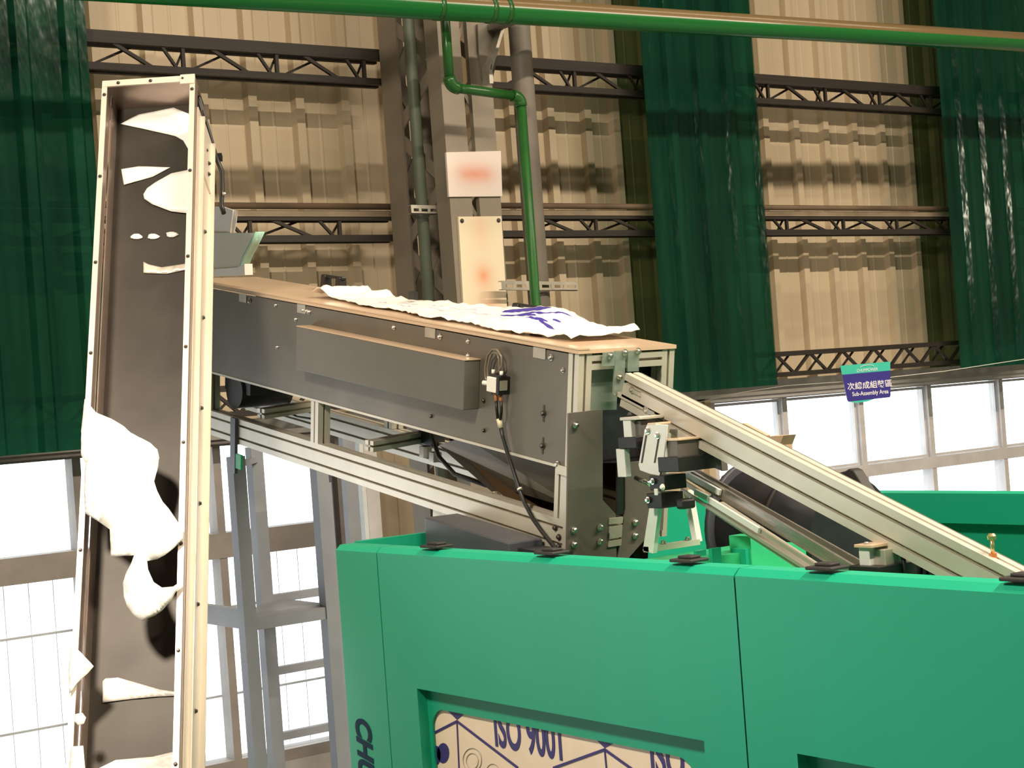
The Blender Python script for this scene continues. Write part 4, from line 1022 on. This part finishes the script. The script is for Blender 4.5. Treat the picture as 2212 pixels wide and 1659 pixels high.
# cardboard carton beyond the beam
cb0 = aX(1668, 1018, 3.3)
cbx = thing('cardboard_box', cb0, 'tan cardboard carton peeking out above the sloping beam', 'box')
MB().prism([aX(1604, 914, 3.3), aX(1656, 941, 3.3), aX(1653, 946, 3.3), aX(1602, 919, 3.3)], (.015, 0, 0)).build('flap', 'tan_card', cbx)
MB().prism([aX(1655, 943, 3.3), aX(1692, 941, 3.3), aX(1684, 962, 3.3), aX(1684, 1020, 3.3), aX(1640, 1014, 3.3), aX(1645, 950, 3.3)], (.05, 0, 0)).build('carton', 'tan_card', cbx)
cabp = aX(1545, 1040, 3.9)
cab = thing('tan_cabinet', (4.0, cabp.y - .15, 0), 'tan cabinet top with pale edge behind the dark blower drum', 'cabinet')
zc = aX(1600, 1052, 3.9).z
yc0, yc1 = aX(1545, 1060, 3.9).y, aX(1660, 1060, 3.9).y
MB().box((3.9, yc1, .0), (4.02, yc0, zc)).build('body', 'tan_card', cab)
MB().box((3.89, yc1 - .01, zc), (4.03, yc0 + .01, zc + .02)).build('top', 'alu', cab)

# ------------------------------------------------------------------ ladder frame under the conveyor head
YA, YB = 5.50, 5.86
def lx(px, py, Yp): return aY(px, py, Yp).x
S = .05
XA = lx(528, 1250, YA); XC_ = lx(706, 1250, YA); XB = lx(578, 1380, YB); XD = lx(712, 1250, YB)
lf = thing('ladder_frame', ((XA + XC_) / 2, (YA + YB) / 2, 0), 'blue-grey steel ladder frame standing left of the green machine', 'ladder')
ztopA = aY(520, 985, YA).z; ztopC = aY(700, 960, YA).z
for nm, x, y, zt_ in (('leg', XA, YA, ztopA), ('leg', XC_, YA, ztopC), ('leg', XB, YB, ztopA + .02), ('leg', XD, YB, 2.3)):
    MB().box((x - S / 2, y - S / 2, 0), (x + S / 2, y + S / 2, zt_)).build(nm, 'ladder_steel', lf)
zf = aY(620, 1336, YA).z
MB().box((XA + S / 2, YA - .02, zf - .022), (XC_ - S / 2, YA + .02, zf + .022)).build('front_beam', 'ladder_steel', lf)
MB().box((XB + S / 2, YB - .02, zf + .02), (XD, YB + .02, zf + .05)).build('rear_beam', 'ladder_steel', lf)
MB().box((XA + .0, YA + S / 2, zf - .02), (XA + .03, YB + .3, zf + .05)).build('side_beam', 'ladder_steel', lf)
MB().box((XA - .3, YB + .26, zf - .02), (XA, YB + .30, zf + .06)).build('side_beam', 'ladder_steel', lf)
MB().prism([(XA, YA + .02, zf + .022), (XC_, YA + .02, zf + .022), (XC_, YB, zf + .022), (XB, YB, zf + .022)], (0, 0, .008)).build('platform_plate', 'ladder_steel', lf)
zz = zf
for py in (1440, 1582):
    zr_ = aY(650, py, YB).z
    bar('rung', 'ladder_steel', lf, (XB + S / 2, YB, zr_), (XD - S / 2, YB, zr_), .03, .03)
zlast = aY(650, 1582, YB).z; stp = aY(650, 1440, YB).z - zlast
while zlast - stp > .15:
    zlast -= stp; bar('rung', 'ladder_steel', lf, (XB + S / 2, YB, zlast), (XD - S / 2, YB, zlast), .03, .03)
bar('top_tie', 'ladder_steel', lf, (XA, YA, ztopA - .03), (XB, YB, ztopA - .03), .03, .02)
# slim posts beside the cladding between the windows
for px, Yp, w_, m, lb in ((722, 7.6, .03, 'girt_steel', 'thin dark upright just left of the lower cladding under the conveyor'), (758, 7.3, .07, 'ladder_steel', 'blue-grey upright left of the lower cladding under the conveyor'), (784, 7.4, .022, 'white_block', 'thin white pipe before the lower cladding under the conveyor'), (803, 7.5, .075, 'window_grey', 'wide grey upright before the lower cladding under the conveyor')):
    p = aY(px, 1080, Yp)
    tag(MB().box((p.x - w_ / 2, Yp - .02, 0), (p.x + w_ / 2, Yp + .02, 2.5)).build('slim_post', m), lb, 'post', 'slim posts between the window bands')
